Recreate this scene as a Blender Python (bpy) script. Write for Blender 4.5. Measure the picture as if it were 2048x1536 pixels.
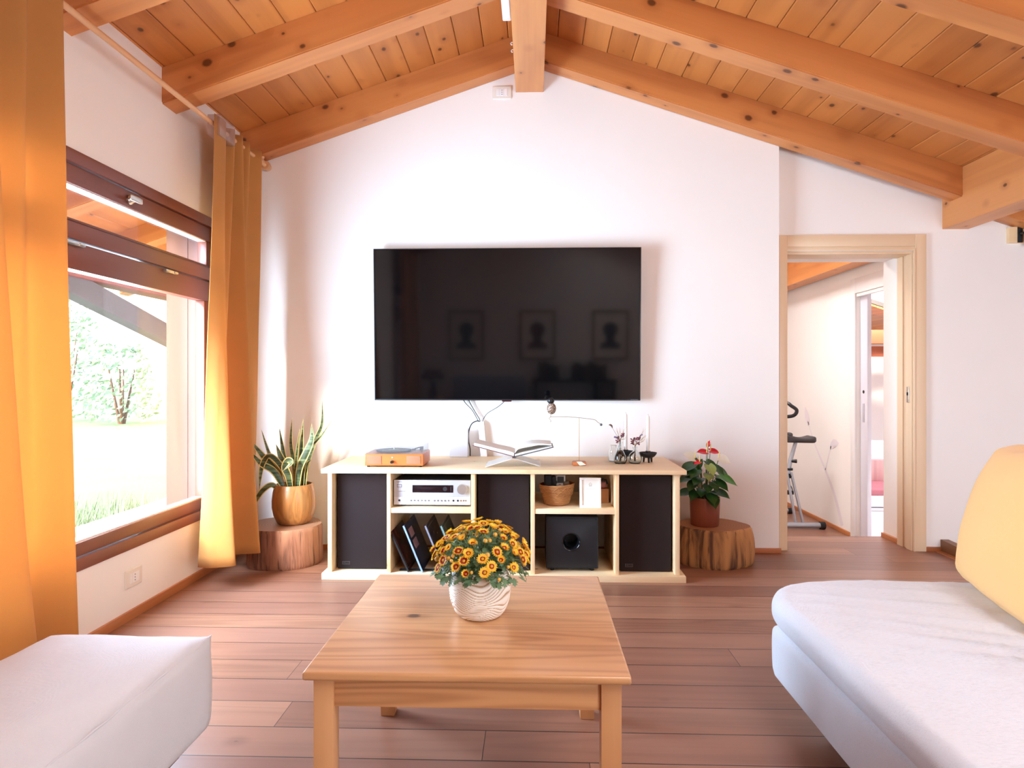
import bpy, bmesh, math, random
from mathutils import Vector, Matrix, noise

R = math.radians
scene = bpy.context.scene
C = scene.collection
for o in list(bpy.data.objects):
    bpy.data.objects.remove(o)
random.seed(7)

# ------------------------------------------------------------------ camera
cam_d = bpy.data.cameras.new('camera')
cam_d.sensor_width = 36.0
cam_d.lens = 1300.0 / 2048.0 * 36.0
cam_d.shift_y = -10.0 / 2048.0
cam_d.clip_start = 0.02
cam = bpy.data.objects.new('camera', cam_d)
C.objects.link(cam)
cam.location = (0, 0, 1.09)
cam.rotation_euler = (R(90), 0, R(1.85))
scene.camera = cam

# ------------------------------------------------------------------ world
world = bpy.data.worlds.new('world')
scene.world = world
world.use_nodes = True
wn = world.node_tree.nodes
wl = world.node_tree.links
wn.clear()
w_out = wn.new('ShaderNodeOutputWorld')
w_bg = wn.new('ShaderNodeBackground')
w_tc = wn.new('ShaderNodeTexCoord')
w_sep = wn.new('ShaderNodeSeparateXYZ')
w_ramp = wn.new('ShaderNodeValToRGB')
w_ramp.color_ramp.elements[0].position = 0.0
w_ramp.color_ramp.elements[0].color = (1.0, 0.97, 0.93, 1)
w_ramp.color_ramp.elements[1].position = 0.55
w_ramp.color_ramp.elements[1].color = (0.50, 0.70, 1.0, 1)
wl.new(w_tc.outputs['Generated'], w_sep.inputs[0])
wl.new(w_sep.outputs['Z'], w_ramp.inputs[0])
wl.new(w_ramp.outputs[0], w_bg.inputs['Color'])
w_bg.inputs['Strength'].default_value = 4.5
wl.new(w_bg.outputs[0], w_out.inputs[0])

# ------------------------------------------------------------------ sun, daylight, added fill lamps
sun_d = bpy.data.lights.new('sun', 'SUN')
sun_d.energy = 11.5
sun_d.angle = R(11.0)
sun_d.color = (1.0, 0.90, 0.76)
sun = bpy.data.objects.new('sun', sun_d)
C.objects.link(sun)
sun.rotation_euler = Vector((0.38, 1.0, -0.42)).to_track_quat('-Z', 'Y').to_euler()


def area(name, loc, aim, sx, sy, power, color=(1, 1, 1), portal=False, spread=180):
    d = bpy.data.lights.new(name, 'AREA')
    d.shape = 'RECTANGLE'
    d.size, d.size_y = sx, sy
    d.energy = power
    d.color = color
    d.spread = R(spread)
    if portal:
        d.cycles.is_portal = True
    o = bpy.data.objects.new(name, d)
    C.objects.link(o)
    o.location = loc
    o.rotation_euler = Vector(aim).to_track_quat('-Z', 'Z').to_euler()
    return o


SK = [(1.30, 0.555), (1.30, -0.205), (1.30, -0.965)]        # centres of the fill-lamp shafts added behind the camera (x, y)
area('window_portal', (-1.95, 2.58, 1.13), (1, 0, 0), 2.2, 1.6, 1, portal=True)
area('window_daylight', (-2.05, 2.58, 1.15), (1, 0.0, 0), 2.1, 1.5, 435, (0.56, 0.77, 1.0))
area('window_portal', (-1.95, -0.8, 1.13), (1, 0, 0), 0.9, 1.6, 1, portal=True)
for sx_, sy_ in SK:
    area('shaft_fill', (sx_, sy_, 3.246 - 0.338 * sx_ + 0.22), (0.0, 0.0, -1), 1.1, 0.52, 34, (0.9, 0.95, 1.0))  # fill lamps under the closed tops of the added roof shafts
area('added_door_fill', (2.8, -1.52, 1.0), (-0.25, 1, 0.05), 1.2, 1.9, 142, (0.80, 0.90, 1.0))  # fill lamp in the doorway added behind the camera
area('hall_skylight_daylight', (1.55, 5.9, 3.246 - 0.338 * 1.55 + 0.22), (0, 0, -1), 1.0, 1.0, 100, (0.96, 0.98, 1.0))
area('bedroom_skylight_daylight', (3.65, 6.9, 3.246 - 0.338 * 3.65 + 0.2), (0, 0, -1), 0.7, 1.4, 45, (0.92, 0.95, 1.0))
area('bedroom_skylight_portal', (3.65, 6.9, 3.246 - 0.338 * 3.65 + 0.1), (0, 0, -1), 0.7, 1.4, 1, portal=True)

scene.view_settings.view_transform = 'Standard'
scene.view_settings.look = 'None'
scene.view_settings.gamma = 1.0
scene.view_settings.use_curve_mapping = False
scene.view_settings.exposure = 0.0
scene.cycles.use_denoising = True
scene.cycles.max_bounces = 10
scene.cycles.diffuse_bounces = 6
scene.cycles.glossy_bounces = 4
scene.cycles.transmission_bounces = 6
scene.cycles.transparent_max_bounces = 16
scene.cycles.caustics_reflective = False
scene.cycles.caustics_refractive = False
scene.cycles.sample_clamp_indirect = 6.0


# ------------------------------------------------------------------ helpers: colour and nodes
def S(r, g, b):
    def f(c):
        c /= 255.0
        return c / 12.92 if c <= 0.04045 else ((c + 0.055) / 1.055) ** 2.4
    return (f(r), f(g), f(b), 1.0)


class NT:
    """thin wrapper around a material's node tree"""
    def __init__(self, name):
        self.m = bpy.data.materials.new(name)
        self.m.use_nodes = True
        self.t = self.m.node_tree
        self.t.nodes.clear()
        self.out = self.n('ShaderNodeOutputMaterial')

    def n(self, typ, **kw):
        nd = self.t.nodes.new(typ)
        for k, v in kw.items():
            setattr(nd, k, v)
        return nd

    def l(self, a, b):
        self.t.links.new(a, b)

    def val(self, sock, v):
        if hasattr(v, 'is_linked') or hasattr(v, 'links'):
            self.l(v, sock)
        else:
            sock.default_value = v

    def math(self, op, a, b=None, c=None):
        nd = self.n('ShaderNodeMath', operation=op)
        for i, v in enumerate((a, b, c)):
            if v is not None:
                self.val(nd.inputs[i], v)
        return nd.outputs[0]

    def mix(self, fac, a, b, mode='MIX'):
        nd = self.n('ShaderNodeMix', data_type='RGBA', blend_type=mode)
        self.val(nd.inputs[0], fac)
        self.val(nd.inputs[6], a)
        self.val(nd.inputs[7], b)
        return nd.outputs[2]

    def smooth(self, x, lo, hi):
        nd = self.n('ShaderNodeMapRange', interpolation_type='SMOOTHSTEP')
        self.val(nd.inputs[0], x)
        nd.inputs[1].default_value = lo
        nd.inputs[2].default_value = hi
        return nd.outputs[0]

    def coords(self, scale=(1, 1, 1), loc=(0, 0, 0), kind='Object'):
        tc = self.n('ShaderNodeTexCoord')
        mp = self.n('ShaderNodeMapping')
        self.l(tc.outputs[kind], mp.inputs[0])
        mp.inputs['Scale'].default_value = scale
        mp.inputs['Location'].default_value = loc
        return mp.outputs[0]

    def noise(self, vec, scale=1.0, detail=2.0, rough=0.5, dist=0.0, w=None, out=0):
        nd = self.n('ShaderNodeTexNoise', noise_dimensions='4D' if w is not None else '3D')
        self.l(vec, nd.inputs['Vector'])
        nd.inputs['Scale'].default_value = scale
        nd.inputs['Detail'].default_value = detail
        nd.inputs['Roughness'].default_value = rough
        nd.inputs['Distortion'].default_value = dist
        if w is not None:
            self.val(nd.inputs['W'], w)
        return nd.outputs[out]

    def bsdf(self, color, rough=0.5, metal=0.0, **kw):
        b = self.n('ShaderNodeBsdfPrincipled')
        self.val(b.inputs['Base Color'], color)
        self.val(b.inputs['Roughness'], rough)
        b.inputs['Metallic'].default_value = metal
        for k, v in kw.items():
            self.val(b.inputs[k], v)
        self.b = b
        return b

    def bump(self, h, strength=0.2, dist=0.002):
        nd = self.n('ShaderNodeBump')
        nd.inputs['Strength'].default_value = strength
        nd.inputs['Distance'].default_value = dist
        self.l(h, nd.inputs['Height'])
        self.l(nd.outputs[0], self.b.inputs['Normal'])

    def done(self, sh=None):
        self.l((sh or self.b).outputs[0], self.out.inputs[0])
        return self.m


def plain(name, col, rough=0.5, metal=0.0, var=0.06, vs=6.0, bump=0.0, bs=60.0, **kw):
    t = NT(name)
    v = t.coords()
    n = t.noise(v, vs, 3)
    dark = tuple(c * (1 - var * 2) for c in col[:3]) + (1,)
    lite = tuple(min(1, c * (1 + var)) for c in col[:3]) + (1,)
    t.bsdf(t.mix(n, dark, lite), rough, metal, **kw)
    if bump:
        t.bump(t.noise(v, bs, 3), bump, 0.003)
    return t.done()


def wood(name, dark, base, lite, axis=0, rough=0.45, knots=0.0, plank=None, ring=26.0, gs=1.0,
         pvar=0.35, fiber=0.3, bump=0.06, coat=0.0, kscale=6.0, ringmix=0.55, joints=None, w2=None):
    """axis: grain direction; plank=(across axis, width, offset) gives every board its own grain and tone;
    joints=board length for staggered butt joints"""
    t = NT(name)
    tc = t.n('ShaderNodeTexCoord')
    obj = tc.outputs['Object']
    sep = t.n('ShaderNodeSeparateXYZ')
    t.l(obj, sep.inputs[0])
    oi = t.n('ShaderNodeObjectInfo')
    gap = None
    if plank:
        ax, wd, off = plank
        q = t.math('DIVIDE', t.math('SUBTRACT', sep.outputs[ax], off), wd)
        idx = t.math('FLOOR', q)
        key = idx
        if joints:
            wn1 = t.n('ShaderNodeTexWhiteNoise', noise_dimensions='1D')
            t.l(idx, wn1.inputs['W'])
            qq = t.math('DIVIDE', t.math('ADD', sep.outputs[axis], t.math('MULTIPLY', wn1.outputs[0], 7.3)), joints)
            jx = t.math('FLOOR', qq)
            key = t.math('ADD', idx, t.math('MULTIPLY', jx, 17.31))
            fx = t.math('FRACT', qq)
            e = t.math('MINIMUM', fx, t.math('SUBTRACT', 1.0, fx))
            gj = t.math('LESS_THAN', e, 0.0011 / joints)
            fr = t.math('FRACT', q)
            e2 = t.math('MINIMUM', fr, t.math('SUBTRACT', 1.0, fr))
            gap = t.math('MAXIMUM', gj, t.math('LESS_THAN', e2, 0.0019 / wd))
        w = t.n('ShaderNodeTexWhiteNoise', noise_dimensions='1D')
        t.l(t.math('ADD', key, 0.5), w.inputs['W'])
        pv = w.outputs[0]
    else:
        pv = oi.outputs['Random']
    W = t.math('MULTIPLY', pv, 41.0)
    sc = [7.0 * gs] * 3
    sc[axis] = 0.55 * gs
    mp = t.n('ShaderNodeMapping')
    t.l(obj, mp.inputs[0])
    mp.inputs['Scale'].default_value = sc
    n1 = t.noise(mp.outputs[0], 0.9, 2.0, 0.45, 0.25, W)
    rings = t.math('ADD', t.math('MULTIPLY', t.math('SINE', t.math('MULTIPLY', n1, ring)), 0.5), 0.5)
    rings = t.math('POWER', rings, 1.6)
    sf = [95.0] * 3
    sf[axis] = 2.2
    mp2 = t.n('ShaderNodeMapping')
    t.l(obj, mp2.inputs[0])
    mp2.inputs['Scale'].default_value = sf
    fib = t.noise(mp2.outputs[0], 1.0, 2.0, 0.6, 0.0, W)
    sl = [1.4] * 3
    sl[axis] = 0.7
    mp3 = t.n('ShaderNodeMapping')
    t.l(obj, mp3.inputs[0])
    mp3.inputs['Scale'].default_value = sl
    big = t.noise(mp3.outputs[0], 1.5, 2.0, 0.5, 0.0, W)
    col = t.mix(t.math('MULTIPLY', rings, ringmix), base, dark)
    col = t.mix(t.math('MULTIPLY', fib, fiber), col, lite)
    tone = t.math('ADD', t.math('MULTIPLY', t.math('SUBTRACT', pv, 0.5), pvar),
                  t.math('MULTIPLY', t.math('SUBTRACT', big, 0.5), 0.5))
    col = t.mix(t.math('MAXIMUM', t.math('MULTIPLY', tone, -1.0), 0.0), col, dark)
    col = t.mix(t.math('MAXIMUM', tone, 0.0), col, lite)
    if w2:
        wv = t.n('ShaderNodeTexWhiteNoise', noise_dimensions='1D')
        t.l(t.math('ADD', W, 3.7), wv.inputs['W'])
        col = t.mix(t.math('MULTIPLY', wv.outputs[0], 0.65), col, w2)
    if knots > 0:
        sk = [kscale] * 3
        sk[axis] = kscale * 0.72
        mk = t.n('ShaderNodeMapping')
        t.l(obj, mk.inputs[0])
        mk.inputs['Scale'].default_value = sk
        cv = t.n('ShaderNodeCombineXYZ')
        t.l(W, cv.inputs[0])
        t.l(t.math('MULTIPLY', W, 1.7), cv.inputs[1])
        ad = t.n('ShaderNodeVectorMath', operation='ADD')
        t.l(mk.outputs[0], ad.inputs[0])
        t.l(cv.outputs[0], ad.inputs[1])
        vo = t.n('ShaderNodeTexVoronoi', voronoi_dimensions='3D')
        t.l(ad.outputs[0], vo.inputs['Vector'])
        vo.inputs['Scale'].default_value = 1.0
        sc_ = t.n('ShaderNodeSeparateColor')
        t.l(vo.outputs['Color'], sc_.inputs[0])
        d = t.math('ADD', t.math('DIVIDE', vo.outputs['Distance'], t.math('ADD', 0.25, t.math('MULTIPLY', sc_.outputs[0], 1.05))), t.math('MULTIPLY', fib, 0.05))
        halo = t.math('SUBTRACT', 1.0, t.smooth(d, 0.06, 0.30 * knots + 0.03))
        core = t.math('SUBTRACT', 1.0, t.smooth(d, 0.075 * knots, 0.13 * knots))
        col = t.mix(t.math('MULTIPLY', halo, 0.45), col, dark)
        kd = tuple(c * 0.22 for c in dark[:3]) + (1,)
        col = t.mix(t.math('MULTIPLY', core, 0.85), col, kd)
    if gap is not None:
        gd = tuple(c * 0.12 for c in dark[:3]) + (1,)
        col = t.mix(gap, col, gd)
    t.bsdf(col, rough)
    if coat:
        t.b.inputs['Coat Weight'].default_value = coat
        t.b.inputs['Coat Roughness'].default_value = 0.22
    if bump:
        h = t.math('ADD', t.math('MULTIPLY', fib, 0.5), t.math('MULTIPLY', rings, 0.3))
        if gap is not None:
            h = t.math('SUBTRACT', h, t.math('MULTIPLY', gap, 3.0))
        t.bump(h, bump, 0.002)
    return t.done()


def fabric(name, col, scale=700.0, rough=0.9, bump=0.35, transl=0.0, sheen=0.25, tcol=None, var=0.12, slub=0.0):
    t = NT(name)
    v = t.coords()
    w1 = t.n('ShaderNodeTexWave', wave_type='BANDS', bands_direction='Z')
    w2 = t.n('ShaderNodeTexWave', wave_type='BANDS', bands_direction='DIAGONAL')
    for w in (w1, w2):
        t.l(v, w.inputs['Vector'])
        w.inputs['Scale'].default_value = scale
        w.inputs['Distortion'].default_value = 2.0
        w.inputs['Detail'].default_value = 1.0
    weave = t.math('MULTIPLY', t.math('ADD', w1.outputs[1], w2.outputs[1]), 0.5)
    n = t.noise(v, 9.0, 3)
    fine = t.noise(t.coords((60, 420, 420)), 1.0, 2)
    f = t.math('ADD', t.math('MULTIPLY', n, 0.5), t.math('MULTIPLY', fine, 0.5 + slub))
    dark = tuple(c * (1 - var * 2) for c in col[:3]) + (1,)
    lite = tuple(min(1, c * (1 + var)) for c in col[:3]) + (1,)
    cc = t.mix(f, dark, lite)
    b = t.bsdf(cc, rough)
    b.inputs['Sheen Weight'].default_value = sheen
    b.inputs['Specular IOR Level'].default_value = 0.15
    t.bump(t.math('ADD', weave, t.math('MULTIPLY', fine, 0.8 + slub)), bump, 0.0012)
    if transl > 0:
        tr = t.n('ShaderNodeBsdfTranslucent')
        t.val(tr.inputs[0], tcol or cc)
        mx = t.n('ShaderNodeMixShader')
        mx.inputs[0].default_value = transl
        t.l(b.outputs[0], mx.inputs[1])
        t.l(tr.outputs[0], mx.inputs[2])
        return t.done(mx)
    return t.done()


def glassy(name, tint=(1, 1, 1, 1), refl=0.03, rough=0.02, grz=0.16, body=0.0, body_col=(1, 1, 1, 1)):
    """thin clear pane: see-through with a glossy film"""
    t = NT(name)
    tr = t.n('ShaderNodeBsdfTransparent')
    tr.inputs[0].default_value = tint
    gl = t.n('ShaderNodeBsdfGlossy')
    gl.inputs['Roughness'].default_value = rough
    fr = t.n('ShaderNodeLayerWeight')
    fr.inputs[0].default_value = 0.25
    nz = t.noise(t.coords(), 3.0, 2)
    f = t.math('ADD', refl, t.math('MULTIPLY', fr.outputs['Fresnel'], t.math('ADD', grz, t.math('MULTIPLY', nz, 0.02))))
    m1 = t.n('ShaderNodeMixShader')
    t.l(f, m1.inputs[0])
    t.l(tr.outputs[0], m1.inputs[1])
    t.l(gl.outputs[0], m1.inputs[2])
    if body > 0:
        df = t.n('ShaderNodeBsdfDiffuse')
        df.inputs[0].default_value = body_col
        m2 = t.n('ShaderNodeMixShader')
        m2.inputs[0].default_value = body
        t.l(m1.outputs[0], m2.inputs[1])
        t.l(df.outputs[0], m2.inputs[2])
        return t.done(m2)
    return t.done(m1)


# ------------------------------------------------------------------ helpers: meshes
class MB:
    def __init__(self):
        self.bm = bmesh.new()

    def box(self, x0, x1, y0, y1, z0, z1, b=0.0, seg=2, M=None):
        g = bmesh.ops.create_cube(self.bm, size=1.0)
        vs = g['verts']
        for v in vs:
            v.co = Vector((x0 + (v.co.x + .5) * (x1 - x0), y0 + (v.co.y + .5) * (y1 - y0), z0 + (v.co.z + .5) * (z1 - z0)))
        if b > 0:
            es = list({e for v in vs for e in v.link_edges})
            r = bmesh.ops.bevel(self.bm, geom=es, offset=b, segments=seg, affect='EDGES', profile=0.6)
            f0 = r['faces'][0]
            seen, stack = set(), [f0.verts[0]]
            while stack:
                v = stack.pop()
                if v not in seen:
                    seen.add(v)
                    stack += [e.other_vert(v) for e in v.link_edges]
            vs = list(seen)
        if M is not None:
            for v in vs:
                v.co = M @ v.co
        return self

    def prism(self, pts, d):
        d = Vector(d)
        a = [self.bm.verts.new(p) for p in pts]
        b = [self.bm.verts.new(Vector(p) + d) for p in pts]
        n = len(pts)
        self.bm.faces.new(a)
        self.bm.faces.new(list(reversed(b)))
        for i in range(n):
            self.bm.faces.new((a[i], b[i], b[(i + 1) % n], a[(i + 1) % n]))
        return self

    def face(self, pts):
        self.bm.faces.new([self.bm.verts.new(p) for p in pts])
        return self

    def grid(self, fn, nu, nv, cu=False, cv=False):
        vs = [[self.bm.verts.new(fn(i / (nu if cu else nu - 1), j / (nv if cv else nv - 1))) for j in range(nv)] for i in range(nu)]
        for i in range(nu if cu else nu - 1):
            for j in range(nv if cv else nv - 1):
                a, b = vs[i][j], vs[(i + 1) % nu][j]
                c, d = vs[(i + 1) % nu][(j + 1) % nv], vs[i][(j + 1) % nv]
                self.bm.faces.new((a, b, c, d))
        return vs

    def lathe(self, prof, c=(0, 0, 0), seg=32, fn=None):
        c = Vector(c)
        rings = []
        for r, z in prof:
            if r < 1e-5:
                rings.append([self.bm.verts.new(c + Vector((0, 0, z)))])
            else:
                ring = []
                for k in range(seg):
                    a = 2 * math.pi * k / seg
                    rr = r * (fn(a, z) if fn else 1.0)
                    ring.append(self.bm.verts.new(c + Vector((rr * math.cos(a), rr * math.sin(a), z))))
                rings.append(ring)
        for p, q in zip(rings, rings[1:]):
            if len(p) == 1 and len(q) == 1:
                continue
            for k in range(seg):
                k2 = (k + 1) % seg
                if len(p) == 1:
                    self.bm.faces.new((p[0], q[k2], q[k]))
                elif len(q) == 1:
                    self.bm.faces.new((p[k], p[k2], q[0]))
                else:
                    self.bm.faces.new((p[k], p[k2], q[k2], q[k]))
        return self

    def tube(self, pts, r, seg=10, cap=True):
        pts = [Vector(p) for p in pts]
        n = len(pts)
        rs = r if isinstance(r, (list, tuple)) else [r] * n
        up = None
        rings = []
        for i, p in enumerate(pts):
            t = (pts[min(i + 1, n - 1)] - pts[max(i - 1, 0)])
            t.normalize()
            if up is None:
                up = t.orthogonal().normalized()
            up = (up - t * up.dot(t))
            up = up.normalized() if up.length > 1e-6 else t.orthogonal().normalized()
            s = t.cross(up)
            rings.append([self.bm.verts.new(p + (up * math.cos(2 * math.pi * k / seg) + s * math.sin(2 * math.pi * k / seg)) * rs[i]) for k in range(seg)])
        for a, b in zip(rings, rings[1:]):
            for k in range(seg):
                self.bm.faces.new((a[k], a[(k + 1) % seg], b[(k + 1) % seg], b[k]))
        if cap:
            self.bm.faces.new(list(reversed(rings[0])))
            self.bm.faces.new(rings[-1])
        return self

    def ball(self, c, r, u=20, v=12):
        rr = r if isinstance(r, (tuple, list)) else (r, r, r)
        g = bmesh.ops.create_uvsphere(self.bm, u_segments=u, v_segments=v, radius=1.0)
        for w in g['verts']:
            w.co = Vector((c[0] + w.co.x * rr[0], c[1] + w.co.y * rr[1], c[2] + w.co.z * rr[2]))
        return self

    def puff(self, x0, x1, y0, y1, z0, z1, r, n=24, fn=None, M=None):
        """rounded box; fn(u, v, w, p) moves each point"""
        bm2 = bmesh.new()
        bmesh.ops.create_cube(bm2, size=2.0)
        bmesh.ops.subdivide_edges(bm2, edges=bm2.edges[:], cuts=n, use_grid_fill=True)
        bm2.verts.ensure_lookup_table()
        seen = list(bm2.verts)
        h = Vector(((x1 - x0) / 2, (y1 - y0) / 2, (z1 - z0) / 2))
        c = Vector(((x1 + x0) / 2, (y1 + y0) / 2, (z1 + z0) / 2))
        for v in seen:
            u = v.co.copy()
            w = Vector([math.copysign(abs(t) ** 0.8, t) for t in u])
            p = Vector((w.x * h.x, w.y * h.y, w.z * h.z))
            inner = Vector([max(-h[k] + r, min(h[k] - r, p[k])) for k in range(3)])
            d = p - inner
            if d.length > 1e-9:
                p = inner + d.normalized() * r
            p = p + c
            if fn:
                p = fn(u.x, u.y, u.z, p)
            v.co = M @ p if M is not None else p
        me = bpy.data.meshes.new('tmp')
        bm2.to_mesh(me)
        bm2.free()
        self.bm.from_mesh(me)
        bpy.data.meshes.remove(me)
        return self

    def move(self, M):
        for v in self.bm.verts:
            v.co = M @ v.co
        return self


def wpos(o):
    p = Vector((0, 0, 0))
    while o is not None:
        p += o.location
        o = o.parent
    return p


def build(name, mb, mat, parent=None, smooth=40, base=None):
    """link one mesh object; mesh given in world coordinates; base = its origin when top-level"""
    me = bpy.data.meshes.new(name)
    bm = mb.bm
    bmesh.ops.recalc_face_normals(bm, faces=bm.faces)
    off = wpos(parent) if parent is not None else Vector(base or (0, 0, 0))
    for v in bm.verts:
        v.co -= off
    bm.to_mesh(me)
    bm.free()
    for m in (mat if isinstance(mat, (list, tuple)) else [mat]):
        me.materials.append(m)
    if smooth:
        me.shade_smooth()
        me.set_sharp_from_angle(angle=R(smooth))
    o = bpy.data.objects.new(name, me)
    C.objects.link(o)
    if parent is not None:
        o.parent = parent
    else:
        o.location = off
    return o


def tag(o, label, cat, group=None, kind=None):
    o['label'] = label
    o['category'] = cat
    if group:
        o['group'] = group
    if kind:
        o['kind'] = kind
    return o


def thing(name, loc, label, cat, group=None, kind=None):
    o = bpy.data.objects.new(name, None)
    o.empty_display_size = 0.05
    C.objects.link(o)
    o.location = loc
    return tag(o, label, cat, group, kind)


def struct(name, mb, mat, label, cat, smooth=40, base=None, parent=None):
    o = build(name, mb, mat, parent, smooth, base)
    return tag(o, label, cat, None, 'structure')


def copy_tree(o, parent=None):
    c = o.copy()
    C.objects.link(c)
    if parent is not None:
        c.parent = parent
    for ch in list(o.children):
        copy_tree(ch, c)
    return c


def text_mb(body, size, M, extrude=0.0004):
    cu = bpy.data.curves.new('lettering', 'FONT')
    cu.body = body
    cu.size = size
    cu.align_x = 'CENTER'
    cu.align_y = 'CENTER'
    cu.extrude = extrude
    ob = bpy.data.objects.new('lettering', cu)
    C.objects.link(ob)
    dg = bpy.context.evaluated_depsgraph_get()
    me = bpy.data.meshes.new_from_object(ob.evaluated_get(dg))
    bpy.data.objects.remove(ob)
    bpy.data.curves.remove(cu)
    mb = MB()
    mb.bm.from_mesh(me)
    bpy.data.meshes.remove(me)
    mb.move(M)
    return mb


def catmull(pts, n):
    """n points along a smooth curve through pts"""
    pts = [Vector(p) for p in pts]
    out = []
    m = len(pts) - 1
    for i in range(n):
        s = i / (n - 1) * m
        k = min(int(s), m - 1)
        t = s - k
        p1, p2 = pts[k], pts[k + 1]
        p0 = pts[k - 1] if k > 0 else p1 * 2 - p2
        p3 = pts[k + 2] if k + 2 <= m else p2 * 2 - p1
        out.append(0.5 * ((2 * p1) + (p2 - p0) * t + (2 * p0 - 5 * p1 + 4 * p2 - p3) * t * t + (3 * p1 - p0 - 3 * p2 + p3) * t ** 3))
    return out


TEXT_FRONT = Matrix.Rotation(R(90), 4, 'X')       # lettering that faces the camera side (-Y)

# ------------------------------------------------------------------ materials
M = {}
t = NT('white_plaster')
v = t.coords()
n = t.noise(v, 1.3, 4)
t.bsdf(t.mix(n, S(238, 235, 231), S(246, 243, 240)), 0.85)
t.bump(t.noise(v, 90, 3), 0.08, 0.002)
M['plaster'] = t.done()
M['pine_ceiling'] = wood('ceiling_pine', S(150, 78, 30), S(198, 122, 60), S(216, 146, 82), axis=1, plank=(0, 0.1517, 0.0), knots=1.25, rough=0.42, ring=24, pvar=0.6, fiber=0.3, kscale=8.5, ringmix=0.45)
M['pine_x'] = wood('beam_pine_x', S(154, 80, 36), S(204, 130, 70), S(224, 156, 96), axis=0, knots=1.3, rough=0.4, ring=24, fiber=0.35, kscale=7.5, ringmix=0.5)
M['pine_y'] = wood('beam_pine_y', S(164, 90, 44), S(212, 140, 78), S(230, 166, 106), axis=1, knots=1.2, rough=0.4, ring=24, fiber=0.35, kscale=7.5, ringmix=0.45)
M['floor'] = wood('larch_floor', S(104, 64, 48), S(146, 100, 78), S(176, 130, 104), axis=0, plank=(1, 0.16, 0.092), joints=2.6, knots=0.5, rough=0.38, ring=75, pvar=0.8, fiber=0.5, gs=0.8, bump=0.15, kscale=4.0, ringmix=0.62, w2=S(128, 86, 72))
M['baseboard'] = wood('baseboard_wood', S(150, 84, 44), S(192, 122, 74), S(214, 150, 98), axis=1, rough=0.4)
M['baseboard_x'] = wood('baseboard_wood_x', S(140, 74, 36), S(178, 104, 58), S(200, 130, 80), axis=0, rough=0.4)
M['frame_brown'] = wood('stained_window_wood', S(78, 36, 24), S(116, 58, 40), S(142, 78, 56), axis=1, rough=0.32, ring=12, ringmix=0.25, fiber=0.2)
M['frame_brown_z'] = wood('stained_window_wood_z', S(78, 36, 24), S(116, 58, 40), S(142, 78, 56), axis=2, rough=0.32, ring=12, ringmix=0.25, fiber=0.2)
M['reveal'] = wood('reveal_wood', S(116, 82, 78), S(134, 100, 95), S(150, 114, 108), axis=2, rough=0.6)
M['door_wood'] = wood('cream_ash_z', S(214, 182, 144), S(230, 203, 168), S(238, 216, 186), axis=2, rough=0.4, ring=14, ringmix=0.3)
M['door_wood_x'] = wood('cream_ash_x', S(214, 182, 144), S(230, 203, 168), S(238, 216, 186), axis=0, rough=0.4, ring=14, ringmix=0.3)
M['spruce'] = wood('spruce_x', S(214, 168, 112), S(240, 212, 168), S(248, 228, 194), axis=0, rough=0.5, knots=0.5, ring=22, ringmix=0.4, kscale=4.0)
M['spruce_z'] = wood('spruce_z', S(206, 156, 100), S(236, 204, 158), S(246, 222, 186), axis=2, rough=0.5, knots=0.6, ring=22, ringmix=0.4, kscale=5.0)
M['table_top'] = wood('table_pine', S(146, 92, 50), S(200, 146, 98), S(220, 174, 128), axis=0, plank=(1, 0.121, 0.0), rough=0.3, knots=0.9, ring=95, pvar=0.5, fiber=0.4, ringmix=0.62, kscale=5.0, coat=0.25)
M['table_x'] = wood('table_pine_x', S(152, 94, 52), S(204, 148, 98), S(222, 174, 128), axis=0, rough=0.4, knots=1.0, ring=95, ringmix=0.6, kscale=6.0)
M['table_y'] = wood('table_pine_y', S(152, 94, 52), S(204, 148, 98), S(222, 174, 128), axis=1, rough=0.4, knots=0.6, ring=40, ringmix=0.5, kscale=5.0)
M['table_z'] = wood('table_pine_z', S(158, 100, 58), S(204, 148, 98), S(222, 174, 128), axis=2, rough=0.4, ring=40, ringmix=0.5)
M['curtain'] = fabric('mustard_curtain', S(210, 154, 90), 520, transl=0.30, tcol=S(224, 166, 104), bump=0.25, sheen=0.1, var=0.08)
M['sofa'] = fabric('white_slub_linen', S(232, 234, 241), 420, bump=0.9, sheen=0.15, var=0.10, slub=1.0)
M['pouf'] = fabric('white_brushed_cotton', S(234, 234, 239), 600, bump=0.6, sheen=0.4, var=0.05)
M['cushion'] = fabric('apricot_cotton', S(236, 188, 124), 600, bump=0.25, sheen=0.2, var=0.04)
M['black_plastic'] = plain('black_plastic', S(22, 22, 26), 0.35)
M['black_matt'] = plain('black_matt', S(24, 23, 26), 0.75)
M['black_cable'] = plain('black_cable', S(28, 27, 27), 0.5)
M['white_plastic'] = plain('white_plastic', S(240, 240, 240), 0.35, var=0.02)
M['cream_plastic'] = plain('cream_plastic', S(232, 226, 216), 0.4, var=0.02)
M['hole'] = plain('dark_hole', S(24, 22, 22), 0.9)
M['chrome'] = plain('brushed_nickel', S(205, 200, 192), 0.28, 1.0)
M['steel_silver'] = plain('satin_silver', S(206, 207, 214), 0.38, 0.35, var=0.02, bump=0.05, bs=400)
M['glass'] = glassy('window_glass', refl=0.02, grz=0.03)
M['clear'] = glassy('clear_lid', (0.93, 0.94, 0.95, 1), 0.12, 0.03, 0.2, 0.05, (0.9, 0.9, 0.92, 1))
M['acrylic'] = glassy('frosted_acrylic', (0.96, 0.96, 0.96, 1), 0.08, 0.15, 0.16, 0.30, (0.95, 0.93, 0.90, 1))
M['plastic_film'] = glassy('clear_plastic_film', (0.93, 0.88, 0.88, 1), 0.12, 0.12, 0.16, 0.18, (0.8, 0.72, 0.72, 1))


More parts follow.
